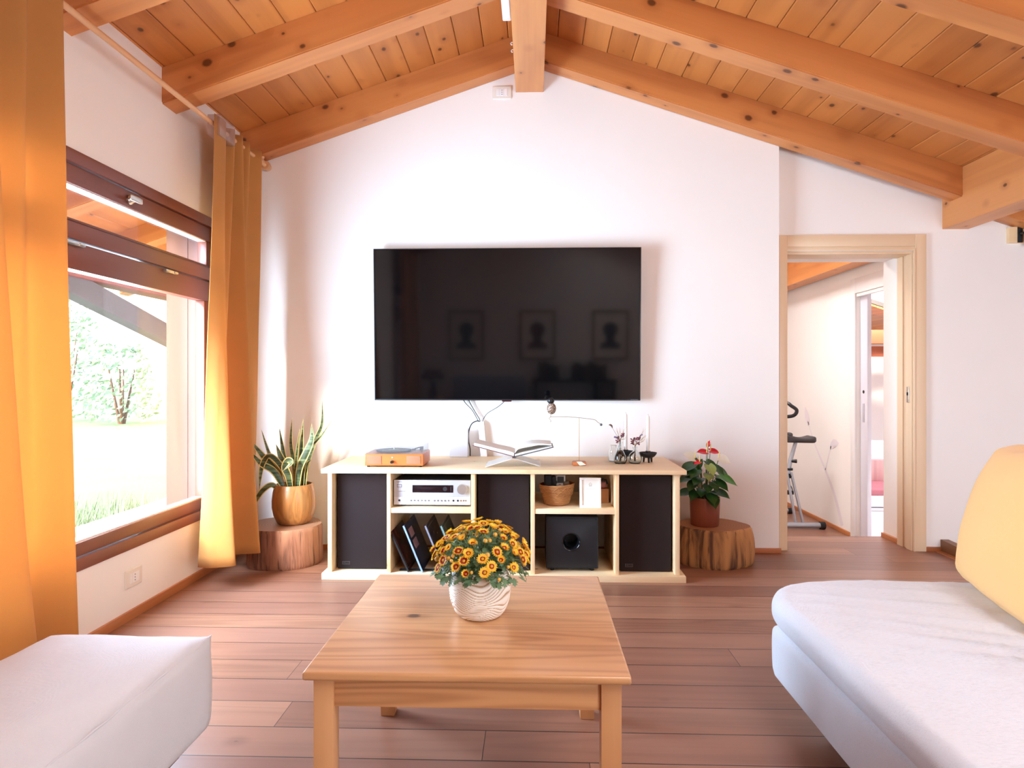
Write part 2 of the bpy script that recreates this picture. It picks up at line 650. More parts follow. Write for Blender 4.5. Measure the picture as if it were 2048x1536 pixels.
# ================================================================== SETTING
def zb(x):
    return 3.068 - 0.338 * abs(x)          # underside of rafters


def zt(x):
    return 3.246 - 0.338 * abs(x)          # underside of boards


XL, XR, YF, YB, YD = -1.83, 4.30, -1.45, 4.13, 4.20

# floor: room, doorway threshold with step
mb = MB()
mb.box(XL - 0.3, XR, YF - 0.2, YD + 0.02, -0.06, 0.0)
mb.box(1.60, 2.43, YD + 0.02, 4.58, -0.30, 0.0)
struct('floor', mb, M['floor'], 'brown larch plank floor of the living room', 'floor', 0)
mb = MB()
mb.box(0.35, 2.82, 4.58, 8.8, -0.36, -0.30)
struct('floor_hall', mb, M['floor'], 'brown plank floor of the lower hall beyond the doorway', 'floor', 0)
mb = MB()
mb.box(2.82, 5.2, 4.58, 8.8, -0.36, -0.30)
struct('floor_bedroom', mb, plain('pale_floor', S(226, 222, 226), 0.4, var=0.03), 'pale floor of the bedroom beyond the hall', 'floor', 0)

# walls
mb = MB()
pl = [(XL - 0.3, 0), (1.543, 0), (1.543, zt(1.543)), (0, zt(0)), (XL - 0.3, zt(XL - 0.3))]
mb.prism([(x, YB, z - (0.06 if z == 0 else 0)) for x, z in pl], (0, 0.30, 0))
struct('wall_back', mb, M['plaster'], 'white gable wall behind the television', 'wall', 0)
mb = MB()
for x0, x1, z0 in ((1.543, 1.61, -0.06), (1.61, 2.425, 1.90), (2.425, XR + 0.2, -0.06)):
    mb.prism([(x0, YD, z0), (x1, YD, z0), (x1, YD, zt(x1)), (x0, YD, zt(x0))], (0, 0.38, 0))
struct('wall_back_door', mb, M['plaster'], 'white wall around the open doorway', 'wall', 0)
mb = MB()
W1 = (1.45, 3.72, 0.315, 2.005)           # window 1: y0 y1 z0 z1
W2 = (-1.25, -0.40, 0.315, 2.005)
ztop = zt(XL)
for y0, y1, z0, z1 in ((YF - 0.2, W2[0], -0.06, ztop), (W2[0], W2[1], -0.06, W2[2]), (W2[0], W2[1], W2[3], ztop),
                       (W2[1], W1[0], -0.06, ztop), (W1[0], W1[1], -0.06, W1[2]), (W1[0], W1[1], W1[3], ztop), (W1[1], YB, -0.06, ztop)):
    mb.prism([(XL, y0, z0), (XL, y1, z0), (XL, y1, z1), (XL, y0, z1)], (-0.3, 0, 0))
struct('wall_left', mb, M['plaster'], 'white wall with the large window at left', 'wall', 0)
mb = MB()
for x0, x1, z0, z1 in ((XL - 0.3, 0, -0.06, None), (0, 2.2, -0.06, None), (2.2, 3.4, 2.0, None), (3.4, XR + 0.2, -0.06, None)):
    mb.prism([(x0, YF, z0), (x1, YF, z0), (x1, YF, zt(x1)), (x0, YF, zt(x0))], (0, -0.2, 0))
struct('wall_front', mb, M['plaster'], 'white gable wall behind the camera seen in the television', 'wall', 0)
mb = MB()
mb.box(XR, XR + 0.2, YF, YD, -0.06, zt(XR))
struct('wall_right', mb, M['plaster'], 'low white wall at the far right of the room', 'wall', 0)
# hall and bedroom walls
mb = MB()
HX = 2.80
for y0, y1, z0, z1 in ((4.58, 4.95, -0.36, zt(HX)), (4.95, 5.72, 1.83, zt(HX)), (5.72, 8.8, -0.36, zt(HX))):
    mb.box(HX, HX + 0.12, y0, y1, z0, z1)
struct('wall_hall_right', mb, M['plaster'], 'white hall wall behind the exercise bike', 'wall', 0)
mb = MB()
mb.prism([(0.35, 8.8, -0.36), (5.2, 8.8, -0.36), (5.2, 8.8, zt(5.2)), (0.35, 8.8, zt(0.35))], (0, 0.1, 0))
struct('wall_hall_end', mb, M['plaster'], 'white end wall of hall and bedroom', 'wall', 0)
mb = MB()
mb.box(0.25, 0.35, 4.43, 8.8, -0.36, zt(0.35))
struct('wall_hall_left', mb, M['plaster'], 'white left wall of the hall', 'wall', 0)
mb = MB()
mb.box(5.2, 5.3, 4.58, 8.8, -0.36, zt(5.2))
struct('wall_bedroom', mb, M['plaster'], 'white low side wall of the bedroom', 'wall', 0)

# ceiling boards (grooved), roof skin, closed lamp shafts
COS = math.cos(math.atan(0.338))
BW = 0.1517


def boards(mb, x0, x1, y0, y1, holes=()):
    """boards along Y with open grooves; x range on one slope; holes = (x0,x1,y0,y1)"""
    k0, k1 = int(round(x0 / BW)), int(round(x1 / BW))
    for k in range(k0, k1):
        a, b = k * BW + 0.0016, (k + 1) * BW - 0.0016
        ys = [(y0, y1)]
        for h in holes:
            if a > h[0] - 0.08 and b < h[1] + 0.08:
                nn = []
                for p, q in ys:
                    if h[2] > p and h[3] < q:
                        nn += [(p, h[2]), (h[3], q)]
                    else:
                        nn.append((p, q))
                ys = nn
        for p, q in ys:
            c = 0.004
            sg = 0.338 if a + b < 0 else -0.338
            za, zc, zd, ze = (3.246 + sg * w for w in (a, a + c, b - c, b))
            mb.prism([(a, p, za + 0.003), (a + c, p, zc), (b - c, p, zd), (b, p, ze + 0.003), (b, p, ze + 0.022), (a, p, za + 0.022)], (0, q - p, 0))


HS = [(4 * BW, 12 * BW, y - 0.30, y + 0.30) for x, y in SK]
HH = [(6 * BW, 14 * BW, 5.3, 6.5)]
HB = [(21 * BW, 28 * BW, 6.2, 7.6)]
mb = MB()
boards(mb, -17 * BW, 0, YF - 0.2, 7.4)
boards(mb, -25 * BW, -17 * BW, 2.7, 7.4)
boards(mb, 0, 30 * BW, YF - 0.2, 4.58, HS)
boards(mb, 2 * BW, 35 * BW, 4.58, 8.9, HH + HB)
struct('ceiling', mb, M['pine_ceiling'], 'honey coloured pine board ceiling on both slopes', 'ceiling', 0)
mb = MB()


def slab(x0, x1, y0, y1, h=0.03, t_=0.05):
    mb.prism([(x0, y0, zt(x0) + h), (x1, y0, zt(x1) + h), (x1, y0, zt(x1) + h + t_), (x0, y0, zt(x0) + h + t_)], (0, y1 - y0, 0))


slab(-17 * BW, 0, YF - 0.2, 7.4)
slab(-25 * BW, -17 * BW, 2.7, 7.4)
for x0, x1, y0, y1, hl in ((0, 30 * BW, YF - 0.2, 4.58, HS), (2 * BW, 35 * BW, 4.58, 8.9, HH), (2 * BW, 35 * BW, 4.58, 8.9, HB)):
    if hl is HH:
        slab(x0, HH[0][0], y0, y1)
        slab(HH[0][0], HH[0][1], y0, HH[0][2])
        slab(HH[0][0], HH[0][1], HH[0][3], y1)
        slab(HH[0][1], HB[0][0], y0, y1)
        slab(HB[0][0], HB[0][1], y0, HB[0][2])
        slab(HB[0][0], HB[0][1], HB[0][3], y1)
        slab(HB[0][1], x1, y0, y1)
    elif hl is HS:
        slab(x0, HS[0][0], y0, y1)
        slab(HS[0][1], x1, y0, y1)
        ys = sorted([(h[2], h[3]) for h in HS])
        c = y0
        for p, q in ys:
            slab(HS[0][0], HS[0][1], c, p)
            c = q
        slab(HS[0][0], HS[0][1], c, y1)
struct('ceiling_roof', mb, plain('roof_felt', S(90, 80, 74), 0.9), 'roof skin above the ceiling boards', 'roof', 0)
for k, h in enumerate(HS + HH):  # closed shafts around the lamps; the room ones are added for fill
    mb = MB()
    x0, x1, y0, y1 = h
    e = 0.02
    for a0, a1, b0, b1 in ((x0 - e, x0, y0 - e, y1 + e), (x1, x1 + e, y0 - e, y1 + e), (x0, x1, y0 - e, y0), (x0, x1, y1, y1 + e)):
        mb.prism([(a0, b0, zt(a0) - 0.004), (a1, b0, zt(a1) - 0.004), (a1, b1, zt(a1) - 0.004), (a0, b1, zt(a0) - 0.004)], (0, 0, 0.42))
    mb.prism([(x0 - e, y0 - e, zt(x0 - e) + 0.416), (x1 + e, y0 - e, zt(x1 + e) + 0.416), (x1 + e, y1 + e, zt(x1 + e) + 0.416), (x0 - e, y1 + e, zt(x0 - e) + 0.416)], (0, 0, 0.02))
    struct('window_%d' % (k + 3), mb, M['white_plastic'], 'white closed shaft added in the right roof slope for a daylight lamp', 'skylight', 0)

# rafters, ridge beam, purlins
RY = [(4.005, 4.13), (3.149, 3.285), (2.392, 2.527), (1.632, 1.768), (0.872, 1.008), (0.112, 0.248), (-0.648, -0.512), (-1.408, -1.272)]
NAMES = ['against the gable wall', 'second from the gable wall', 'third from the gable wall', 'fourth from the gable wall',
         'fifth from the gable wall', 'sixth from the gable wall', 'seventh from the gable wall', 'above the front wall']


def rafter(y0, y1, x0, x1, label, name='ceiling_beam', drop=0.178):
    """rafter between x0 and x1 (one slope), its own axes along the slope"""
    L = (x1 - x0) / COS
    sgn = 1 if x0 + x1 > 0 else -1
    ang = math.atan(0.338) * sgn
    hh = drop * COS
    mb = MB()
    xs = [x0, x1]
    pts = [(x, y0, zt(x) - drop) for x in xs] + [(x, y0, zt(x) - 0.001) for x in reversed(xs)]
    mb.prism(pts, (0, y1 - y0, 0))
    es = [e for e in mb.bm.edges if abs((e.verts[0].co - e.verts[1].co).normalized().x) > 0.7 and min(e.verts[0].co.z - zt(e.verts[0].co.x), 0) < -0.05]
    bmesh.ops.bevel(mb.bm, geom=es, offset=0.006, segments=2, affect='EDGES')
    c = Vector(((x0 + x1) / 2, (y0 + y1) / 2, zt((x0 + x1) / 2) - drop / 2))
    Rm = Matrix.Rotation(ang, 4, 'Y')
    for v in mb.bm.verts:
        v.co = Rm.inverted() @ (v.co - c)
    o = build(name, mb, M['pine_x'])
    o.location = c
    o.rotation_euler = (0, ang, 0)
    tag(o, label, 'beam', 'rafters', 'structure')
    return o


for (y0, y1), nm in zip(RY, NAMES):
    rafter(y0, y1, XL + 0.0, -0.11, 'left slope pine rafter ' + nm)
    rafter(y0 + (0.12 if y1 < 4 else 0), y1 + (0.12 if y1 < 4 else 0), 0.067, 2.59, 'right slope pine rafter ' + nm)
    rafter(y0 + (0.12 if y1 < 4 else 0.065), y1 + (0.12 if y1 < 4 else 0.065), 2.75, XR, 'short pine rafter outside the right purlin, ' + nm)
for y0, nm in ((3.0, 'nearest the living room'), (3.9, 'second along the porch'), (4.8, 'third along the porch'), (5.7, 'fourth along the porch'), (6.6, 'farthest along the porch')):
    rafter(y0, y0 + 0.136, -3.7, XL - 0.301, 'rafter tail under the porch eave outside the window, ' + nm, drop=0.15)
mb = MB()
mb.box(-0.11, 0.067, YF, YB, 2.91, 3.21, 0.005)
struct('ceiling_ridge_beam', mb, M['pine_y'], 'thick pine ridge beam at the peak of the ceiling', 'beam', base=(0, 1, 3))
mb = MB()
mb.prism([(2.59, YF, 2.038), (2.75, YF, 2.038), (2.75, YF, zt(2.75) - 0.001), (2.59, YF, zt(2.59) - 0.001)], (0, YD - YF, 0))
struct('ceiling_purlin', mb, M['pine_y'], 'large pine purlin running into the wall above the door at right', 'beam', base=(2.67, 1, 2.2))
mb = MB()
mb.prism([(2.59, 4.58, 2.038), (2.75, 4.58, 2.038), (2.75, 4.58, zt(2.75) - 0.001), (2.59, 4.58, zt(2.59) - 0.001)], (0, 4.2, 0))
struct('ceiling_purlin', mb, M['pine_y'], 'pine purlin along the top of the hall wall', 'beam', base=(2.67, 6, 2.2))
for y0 in (5.05, 5.9, 6.75, 7.75):
    rafter(y0, y0 + 0.13, 0.36, 2.59, 'hall rafter over the exercise bike')
mb = MB()
mb.box(3.06, 5.2, 7.66, 7.82, 1.50, 1.66, 0.004)
mb.box(3.06, 5.2, 7.90, 8.06, 1.36, 1.48, 0.004)
struct('ceiling_bedroom_beam', mb, wood('bedroom_beam', S(150, 72, 44), S(184, 100, 66), S(206, 124, 86), axis=0, rough=0.4), 'reddish wooden beams at the eaves of the bedroom', 'beam', base=(4, 7.8, 1.5))

# baseboards
mb = MB()
mb.box(XL, XL + 0.014, YF, YB, 0, 0.042, 0.002)
struct('baseboard_left', mb, M['baseboard'], 'low wooden baseboard below the window', 'baseboard')
mb = MB()
mb.box(XL + 0.014, 1.553, YB - 0.013, YB, 0, 0.03, 0.002)
struct('baseboard_back', mb, M['baseboard_x'], 'low wooden baseboard behind the sideboard', 'baseboard')
mb = MB()
mb.box(2.432, 2.578, YD - 0.013, YD, 0, 0.028, 0.002)
struct('baseboard_back_door', mb, M['baseboard_x'], 'short wooden baseboard right of the doorway', 'baseboard')
mb = MB()
mb.box(HX - 0.012, HX, 5.80, 8.8, -0.30, -0.262, 0.002)
struct('baseboard_hall', mb, M['baseboard'], 'wooden baseboard at the foot of the hall wall', 'baseboard')
mb = MB()
mb.box(2.405, 2.425, 4.375, 4.575, 0, 0.03, 0.002)
struct('baseboard_doorway', mb, M['baseboard'], 'tiny baseboard inside the doorway', 'baseboard')
# tapering kerb board at the right of the doorway
mb = MB()
mb.prism([(2.578, 4.199, 0.004), (2.578, 4.199, 0.075), (2.578, 3.0, 0.02), (2.578, 3.0, 0.004)], (0.05, 0, 0))
kerb = struct('trim_1', mb, wood('kerb_wood', S(84, 50, 26), S(122, 76, 44), S(146, 98, 60), axis=1, rough=0.4), 'brown tapering kerb board beside the doorway wall', 'trim', base=(2.6, 4.0, 0))
mb = MB()
mb.box(2.54, 2.63, 2.6, 4.186, 0.0, 0.004)
struct('trim_2', mb, M['baseboard'], 'light floor strip along the kerb board', 'trim')
mb = MB()
mb.box(-1.43, -1.175, YB - 0.006, YB, 0.05, 0.312, 0.001)
struct('trim_3', mb, M['plaster'], 'flush white access panel low on the gable wall', 'panel')


# ------------------------------------------------------------------ windows
def window(name, y0, y1, z0, z1, label, handles):
    root = thing(name, (XL, (y0 + y1) / 2, z0), label, 'window', None, 'structure')
    fb, fz = M['frame_brown'], M['frame_brown_z']
    xo, xi = XL - 0.07, XL + 0.006           # frame depth

    def ring(nm, a0, a1, b0, b1, th, tl, tr_, tb, x0, x1):
        mb = MB()
        mb.box(x0, x1, a0, a1, b1 - th, b1, 0.004)
        mb.box(x0, x1, a0, a1, b0, b0 + tb, 0.004)
        mb.box(x0, x1 - 0.001, a0, a0 + tl, b0 + tb, b1 - th, 0.004)
        mb.box(x0, x1 - 0.001, a1 - tr_, a1, b0 + tb, b1 - th, 0.004)
        return build(nm, mb, fb, root)
    ring('frame', y0, y1, z0, z1, 0.054, 0.054, 0.054, 0.052, xo, xi)
    mb = MB()
    mb.box(xo, xi, y0 + 0.054, y1 - 0.054, 1.646, 1.716, 0.004)
    build('transom', mb, fb, root)
    up = ring('upper_sash', y0 + 0.058, y1 - 0.058, 1.720, z1 - 0.058, 0.078, 0.06, 0.06, 0.012, xo + 0.01, xi - 0.012)
    lo = ring('lower_sash', y0 + 0.058, y1 - 0.058, z0 + 0.056, 1.640, 0.112, 0.085, 0.085, 0.056, xo + 0.01, xi - 0.012)
    # thin glazing beads
    mb = MB()
    mb.box(xo + 0.012, xi - 0.018, y0 + 0.12, y1 - 0.12, z1 - 0.142, z1 - 0.136)
    build('bead', mb, M['white_plastic'], up)
    mb = MB()
    mb.box(xo + 0.012, xi - 0.02, y0 + 0.143, y1 - 0.143, z0 + 0.112, z0 + 0.12)
    build('bead', mb, M['white_plastic'], lo)
    mb = MB()
    mb.box(XL - 0.046, XL - 0.040, y0 + 0.11, y1 - 0.11, 1.725, z1 - 0.13)
    build('pane', mb, M['glass'], up, 0)
    mb = MB()
    mb.box(XL - 0.046, XL - 0.040, y0 + 0.13, y1 - 0.13, z0 + 0.105, 1.535)
    build('pane', mb, M['glass'], lo, 0)
    mb = MB()
    mb.box(XL - 0.31, XL - 0.072, y0 - 0.02, y1 + 0.02, z0 - 0.04, z0 + 0.012, 0.004)
    build('outer_sill', mb, M['white_plastic'], root)
    rv_ = M['reveal']
    for a0, a1, b0, b1, nm in ((y1 - 0.012, y1 + 0.001, z0, z1, 'reveal_board'), (y0 - 0.001, y0 + 0.012, z0, z1, 'reveal_board'), (y0 + 0.012, y1 - 0.012, z1 - 0.012, z1 + 0.001, 'reveal_head')):
        mb = MB()
        mb.box(XL - 0.298, XL - 0.172, a0, a1, b0, b1, 0.002)
        mb.box(XL - 0.170, XL - 0.072, a0, a1, b0, b1, 0.002)
        build(nm, mb, rv_, root)
    if handles:
        yh = 2.90
        mb = MB()
        mb.lathe([(0, 0), (0.022, 0), (0.022, 0.008), (0.016, 0.014), (0.010, 0.03), (0, 0.03)], seg=20)
        mb.move(Matrix.Translation((xi - 0.012, yh, 1.905)) @ Matrix.Rotation(R(90), 4, 'Y'))
        mb.puff(xi + 0.014, xi + 0.026, yh - 0.045, yh + 0.045, 1.893, 1.921, 0.006, 4)
        build('handle', mb, M['chrome'], up)
        for yy in (2.53, 3.22):
            mb = MB()
            mb.box(xi - 0.014, xi + 0.006, yy - 0.05, yy + 0.05, 1.622, 1.637, 0.003)
            mb.box(xi - 0.014, xi + 0.010, yy + 0.02, yy + 0.052, 1.624, 1.636, 0.003)
            build('latch', mb, M['chrome'], lo)
    return root


window('window_1', *W1, 'large brown wooden window with upper vent light at left', True)
window('window_2', *W2, 'narrower brown window on the left wall behind the camera', False)

d3 = thing('door_fill', (2.8, YF, 0), 'white glazed garden door added in the wall behind the camera for fill light', 'added glazed door', None, 'structure')  # unseen door, added to bring fill light onto the back wall
mb = MB()
for x0, x1, z0, z1 in ((2.2, 2.29, 0, 2.0), (3.31, 3.4, 0, 2.0), (2.29, 3.31, 0, 0.12), (2.29, 3.31, 1.91, 2.0), (2.77, 2.83, 0.12, 1.91)):
    mb.box(x0, x1, YF - 0.07, YF - 0.005, z0, z1, 0.003)
build('frame', mb, M['white_plastic'], d3)
mb = MB()
mb.box(2.29, 3.31, YF - 0.05, YF - 0.044, 0.12, 1.91)
build('pane', mb, M['glass'], d3, 0)

# ------------------------------------------------------------------ door 1 (open doorway)
d1 = thing('door_1', (2.0, YD, 0), 'open doorway with cream wooden casing right of the gable wall', 'doorway', None, 'structure')
mb = MB()
mb.box(1.565, 1.616, YD - 0.016, YD, 0, 2.005, 0.003)
build('casing', mb, M['door_wood'], d1)
mb = MB()
mb.box(2.412, 2.482, YD - 0.016, YD, 0, 2.005, 0.003)
mb.box(2.404, 2.412, YD - 0.020, YD, 0, 1.915, 0.002)
build('casing', mb, M['door_wood'], d1)
mb = MB()
mb.box(1.616, 2.412, YD - 0.015, YD, 1.930, 2.005, 0.003)
mb.box(1.616, 2.412, YD - 0.010, YD, 1.902, 1.930, 0.002)
build('casing', mb, M['door_wood_x'], d1)
mb = MB()
mb.box(2.398, 2.424, YD + 0.001, YD + 0.06, 0, 1.899, 0.002)
mb.box(2.406, 2.424, YD + 0.06, YD + 0.10, 0, 1.899, 0.002)
mb.box(2.398, 2.424, YD + 0.10, YD + 0.165, 0, 1.899, 0.002)
build('jamb', mb, M['door_wood'], d1)
mb = MB()
mb.box(1.611, 1.616, YD + 0.001, YD + 0.165, 0, 1.899, 0.001)
build('jamb', mb, M['door_wood'], d1)
mb = MB()
mb.box(1.616, 2.398, YD + 0.001, YD + 0.165, 1.884, 1.899, 0.001)
build('head_jamb', mb, M['door_wood_x'], d1)
mb = MB()
mb.box(2.394, 2.399, YD + 0.025, YD + 0.05, 0.94, 1.04, 0.001)
st = build('strike_plate', mb, M['chrome'], d1)
mb = MB()
mb.box(2.3925, 2.3945, YD + 0.03, YD + 0.045, 0.985, 1.005)
build('keeper_hole', mb, M['hole'], st, 0)

# door 2: white pocket door in the hall wall
d2 = thing('door_2', (HX, 5.4, -0.30), 'white sliding door half pulled out in the hall wall', 'sliding door', None, 'structure')
mb = MB()
mb.box(HX - 0.016, HX, 5.72, 5.80, -0.30, 1.96, 0.003)
build('casing', mb, M['white_plastic'], d2)
mb = MB()
mb.box(HX - 0.016, HX, 4.9, 5.72, 1.83, 1.96, 0.003)
mb.box(HX - 0.006, HX + 0.03, 4.96, 5.71, 1.80, 1.83, 0.003)
build('casing', mb, M['white_plastic'], d2)
mb = MB()
mb.box(HX + 0.03, HX + 0.065, 5.60, 5.718, -0.295, 1.82, 0.003)
lf = build('leaf', mb, plain('lavender_white_paint', S(222, 222, 234), 0.35, var=0.02), d2)
mb = MB()
mb.lathe([(0, 0), (0.014, 0), (0.014, 0.004), (0, 0.004)], seg=20)
mb.move(Matrix.Translation((HX + 0.031, 5.66, 0.98)) @ Matrix.Rotation(R(-90), 4, 'Y'))
build('keyhole', mb, M['black_plastic'], lf)
mb = MB()
mb.box(HX + 0.026, HX + 0.031, 5.645, 5.675, 0.72, 0.88, 0.002)
build('pull', mb, plain('grey_recess', S(190, 190, 200), 0.4), lf)

# ================================================================== LARGE FURNITURE
# ------------------------------------------------------------------ coffee table
ct = thing('coffee_table', (-0.148, 1.789, 0), 'low square pine coffee table in the middle of the room', 'coffee table')
mb = MB()
mb.box(-0.512, 0.215, 1.424, 2.154, 0.421, 0.44, 0.006, 3)
build('tabletop', mb, M['table_top'], ct)
for y0, y1 in ((1.452, 1.472), (2.106, 2.126)):
    mb = MB()
    mb.box(-0.448, 0.151, y0, y1, 0.352, 0.421, 0.002)
    build('apron', mb, M['table_x'], ct)
for x0, x1 in ((-0.484, -0.464), (0.167, 0.187)):
    mb = MB()
    mb.box(x0, x1, 1.489, 2.089, 0.352, 0.421, 0.002)
    build('apron', mb, M['table_y'], ct)
for x0 in (-0.493, 0.151):
    for y0 in (1.444, 2.089):
        mb = MB()
        mb.box(x0, x0 + 0.045, y0, y0 + 0.045, 0, 0.421, 0.002)
        build('leg', mb, M['table_z'], ct)

# ------------------------------------------------------------------ sideboard
sb = thing('sideboard', (-0.166, 3.8, 0), 'long low pale pine sideboard under the television', 'sideboard')
mb = MB()
mb.box(-1.151, 0.820, 3.495, 4.100, 0.578, 0.602, 0.002)
build('top', mb, M['spruce'], sb)
mb = MB()
mb.box(-1.149, 0.817, 3.495, 4.060, 0, 0.035, 0.002)
build('bottom', mb, M['spruce'], sb)
for x0, x1 in ((-1.122, -1.099), (0.763, 0.789)):
    mb = MB()
    mb.box(x0, x1, 3.520, 4.06, 0.035, 0.578, 0.0015)
    build('side_panel', mb, M['spruce_z'], sb)
for x0, x1 in ((-0.795, -0.774), (-0.336, -0.313), (-0.013, 0.010), (0.442, 0.463)):
    mb = MB()
    mb.box(x0, x1, 3.512, 4.06, 0.035, 0.578, 0.0015)
    build('divider', mb, M['spruce_z'], sb)
for x0, x1 in ((-0.774, -0.336), (0.010, 0.442)):
    mb = MB()
    mb.box(x0, x1, 3.515, 4.05, 0.361, 0.388, 0.0015)
    build('shelf', mb, M['spruce'], sb)

# ------------------------------------------------------------------ speakers in the sideboard
M['grille'] = fabric('brown_black_speaker_cloth', S(46, 34, 34), 900, bump=0.5, sheen=0.1, var=0.1)
M['badge'] = plain('grey_badge', S(92, 86, 88), 0.4, 0.5)


def speaker(x0, x1, label, badge=True):
    root = thing('speaker', ((x0 + x1) / 2, 3.77, 0.035), label, 'speaker', 'cloth fronted speakers in the sideboard')
    mb = MB()
    mb.box(x0, x1, 3.598, 3.97, 0.035, 0.564, 0.004)
    build('cabinet', mb, M['black_matt'], root)
    mb = MB()
    mb.box(x0 + 0.002, x1 - 0.002, 3.574, 3.599, 0.037, 0.562, 0.007, 3)
    g = build('grille', mb, M['grille'], root)
    if badge:
        mb = MB()
        bx = x0 + 0.03
        for a0, a1, b0, b1 in ((bx, bx + 0.042, 0.062, 0.0645), (bx, bx + 0.042, 0.0775, 0.080), (bx, bx + 0.0025, 0.0645, 0.0775), (bx + 0.0395, bx + 0.042, 0.0645, 0.0775)):
            mb.box(a0, a1, 3.572, 3.5745, b0, b1)
        bd = build('badge', mb, M['badge'], g, 0)
        tm = text_mb('HECO', 0.0125, Matrix.Translation((bx + 0.021, 3.5735, 0.071)) @ TEXT_FRONT)
        build('lettering', tm, M['badge'], bd, 0)
    return root


speaker(-1.087, -0.805, 'brown-black cloth speaker in the left end bay of the sideboard')
speaker(-0.305, -0.020, 'brown-black cloth speaker in the middle bay behind the yellow flowers', False)
speaker(0.474, 0.756, 'brown-black cloth speaker in the right end bay of the sideboard')

# ------------------------------------------------------------------ television
tv = thing('television', (-0.165, YB, 1.434), 'large black flat television mounted on the white gable wall', 'television')
Tm = Matrix.Translation((-0.165, 4.075, 1.430)) @ Matrix.Rotation(R(2.1), 4, 'X')
t = NT('tv_glass')
vv = t.coords()
t.bsdf(t.mix(t.noise(vv, 2.0, 2), S(6, 6, 8), S(9, 9, 11)), 0.06)
t.b.inputs['Specular IOR Level'].default_value = 0.5
t.b.inputs['IOR'].default_value = 1.5
M['tv_glass'] = t.done()
mb = MB()
mb.box(-0.828, 0.828, -0.016, -0.0135, -0.466, 0.471, 0, M=Tm)
scr = build('screen', mb, M['tv_glass'], tv, 0)
mb = MB()
w_, h_ = 0.834, 0.472
for a0, a1, b0, b1 in ((-w_, w_, h_, h_ + 0.004), (-w_, w_, -h_ - 0.002, -h_ + 0.007), (-w_, -w_ + 0.005, -h_, h_), (w_ - 0.005, w_, -h_, h_)):
    mb.box(a0, a1, -0.019, 0.012, b0, b1, 0.001, 1, Tm)
build('bezel', mb, M['black_plastic'], tv)
mb = MB()
mb.box(-w_ + 0.005, w_ - 0.005, -0.0134, 0.012, -h_ + 0.004, h_, 0.002, 1, Tm)
build('back_panel', mb, M['black_matt'], tv)
mb = MB()
mb.box(-0.45, -0.40, 0.012, 0.030, -0.25, 0.25, 0, 1, Tm)
mb.box(0.40, 0.45, 0.012, 0.030, -0.25, 0.25, 0, 1, Tm)
mb.box(-0.50 - 0.165, 0.50 - 0.165, 4.100, 4.13, 1.38, 1.50)
build('wall_mount', mb, M['black_matt'], tv)
mb = text_mb('SAMSUNG', 0.010, Tm @ Matrix.Translation((0.795, -0.0195, -0.4685)) @ TEXT_FRONT)
build('lettering', mb, plain('tv_letter_grey', S(120, 122, 128), 0.4), tv, 0)
mb = MB()
mb.box(-0.03, 0.03, -0.014, 0.006, -h_ - 0.010, -h_ - 0.002, 0.002, 2, Tm @ Matrix.Translation((0.0, 0, 0)))
build('sensor_bar', mb, plain('sensor_red_black', S(70, 20, 22), 0.3), tv)

# ------------------------------------------------------------------ pouf
M['dark_wood'] = wood('dark_foot_wood', S(70, 40, 24), S(104, 64, 40), S(130, 86, 56), axis=2)
pf = thing('pouf', (-1.125, 1.33, 0), 'white cloth covered pouf in the left front corner', 'pouf')


def fpouf(u, v, w, p):
    p = p.copy()
    bul = (1 - abs(u) ** 2.4) * (1 - abs(v) ** 2.4)
    if w > 0:
        p.z += 0.022 * bul * w
    p.x += 0.012 * u * (1 - w * w) * (1 - v * v * 0.6)
    p.y += 0.010 * v * (1 - w * w)
    k = max(0.0, u) ** 10 * max(0.0, v) ** 10 * max(0.0, w) ** 6     # pinched corner
    p += Vector((0.010, 0.012, 0.012)) * k
    p.z += 0.0035 * noise.noise(p * 6.0) + 0.0015 * noise.noise(p * 21.0)
    if w < -0.6:
        p.x -= 0.02 * u * (-w - 0.6)
    return p


mb = MB()
mb.puff(-1.372, -0.900, 0.86, 1.80, 0.105, 0.372, 0.030, 30, fpouf)
build('cushion', mb, M['pouf'], pf, 70)
mb = MB()
mb.tube([(-0.9075 + 0.003 * math.sin(k * .7), 1.795 - 0.93 * k / 40, 0.363 + 0.002 * math.sin(k * 1.3)) for k in range(41)], 0.0022, 6)
build('seam', mb, M['pouf'], pf)
mb = MB()
mb.box(-1.33, -0.96, 0.92, 1.74, 0.06, 0.112, 0.004)
build('base_frame', mb, M['dark_wood'], pf)
for x in (-1.30, -1.0):
    for y in (0.97, 1.68):
        mb = MB()
        mb.tube([(x, y, 0.061), (x, y, 0.0)], [0.022, 0.016], 14)
        build('foot', mb, M['dark_wood'], pf)

# ------------------------------------------------------------------ sofa
so = thing('sofa', (1.3, 1.4, 0), 'white linen covered low sofa along the right side', 'sofa')


def fbase(u, v, w, p):
    p = p.copy()
    p.x -= 0.006 * (1 - w * w)
    p.z += 0.002 * noise.noise(p * 5)
    p.x += 0.003 * noise.noise(p * 4 + Vector((3, 1, 2)))
    return p


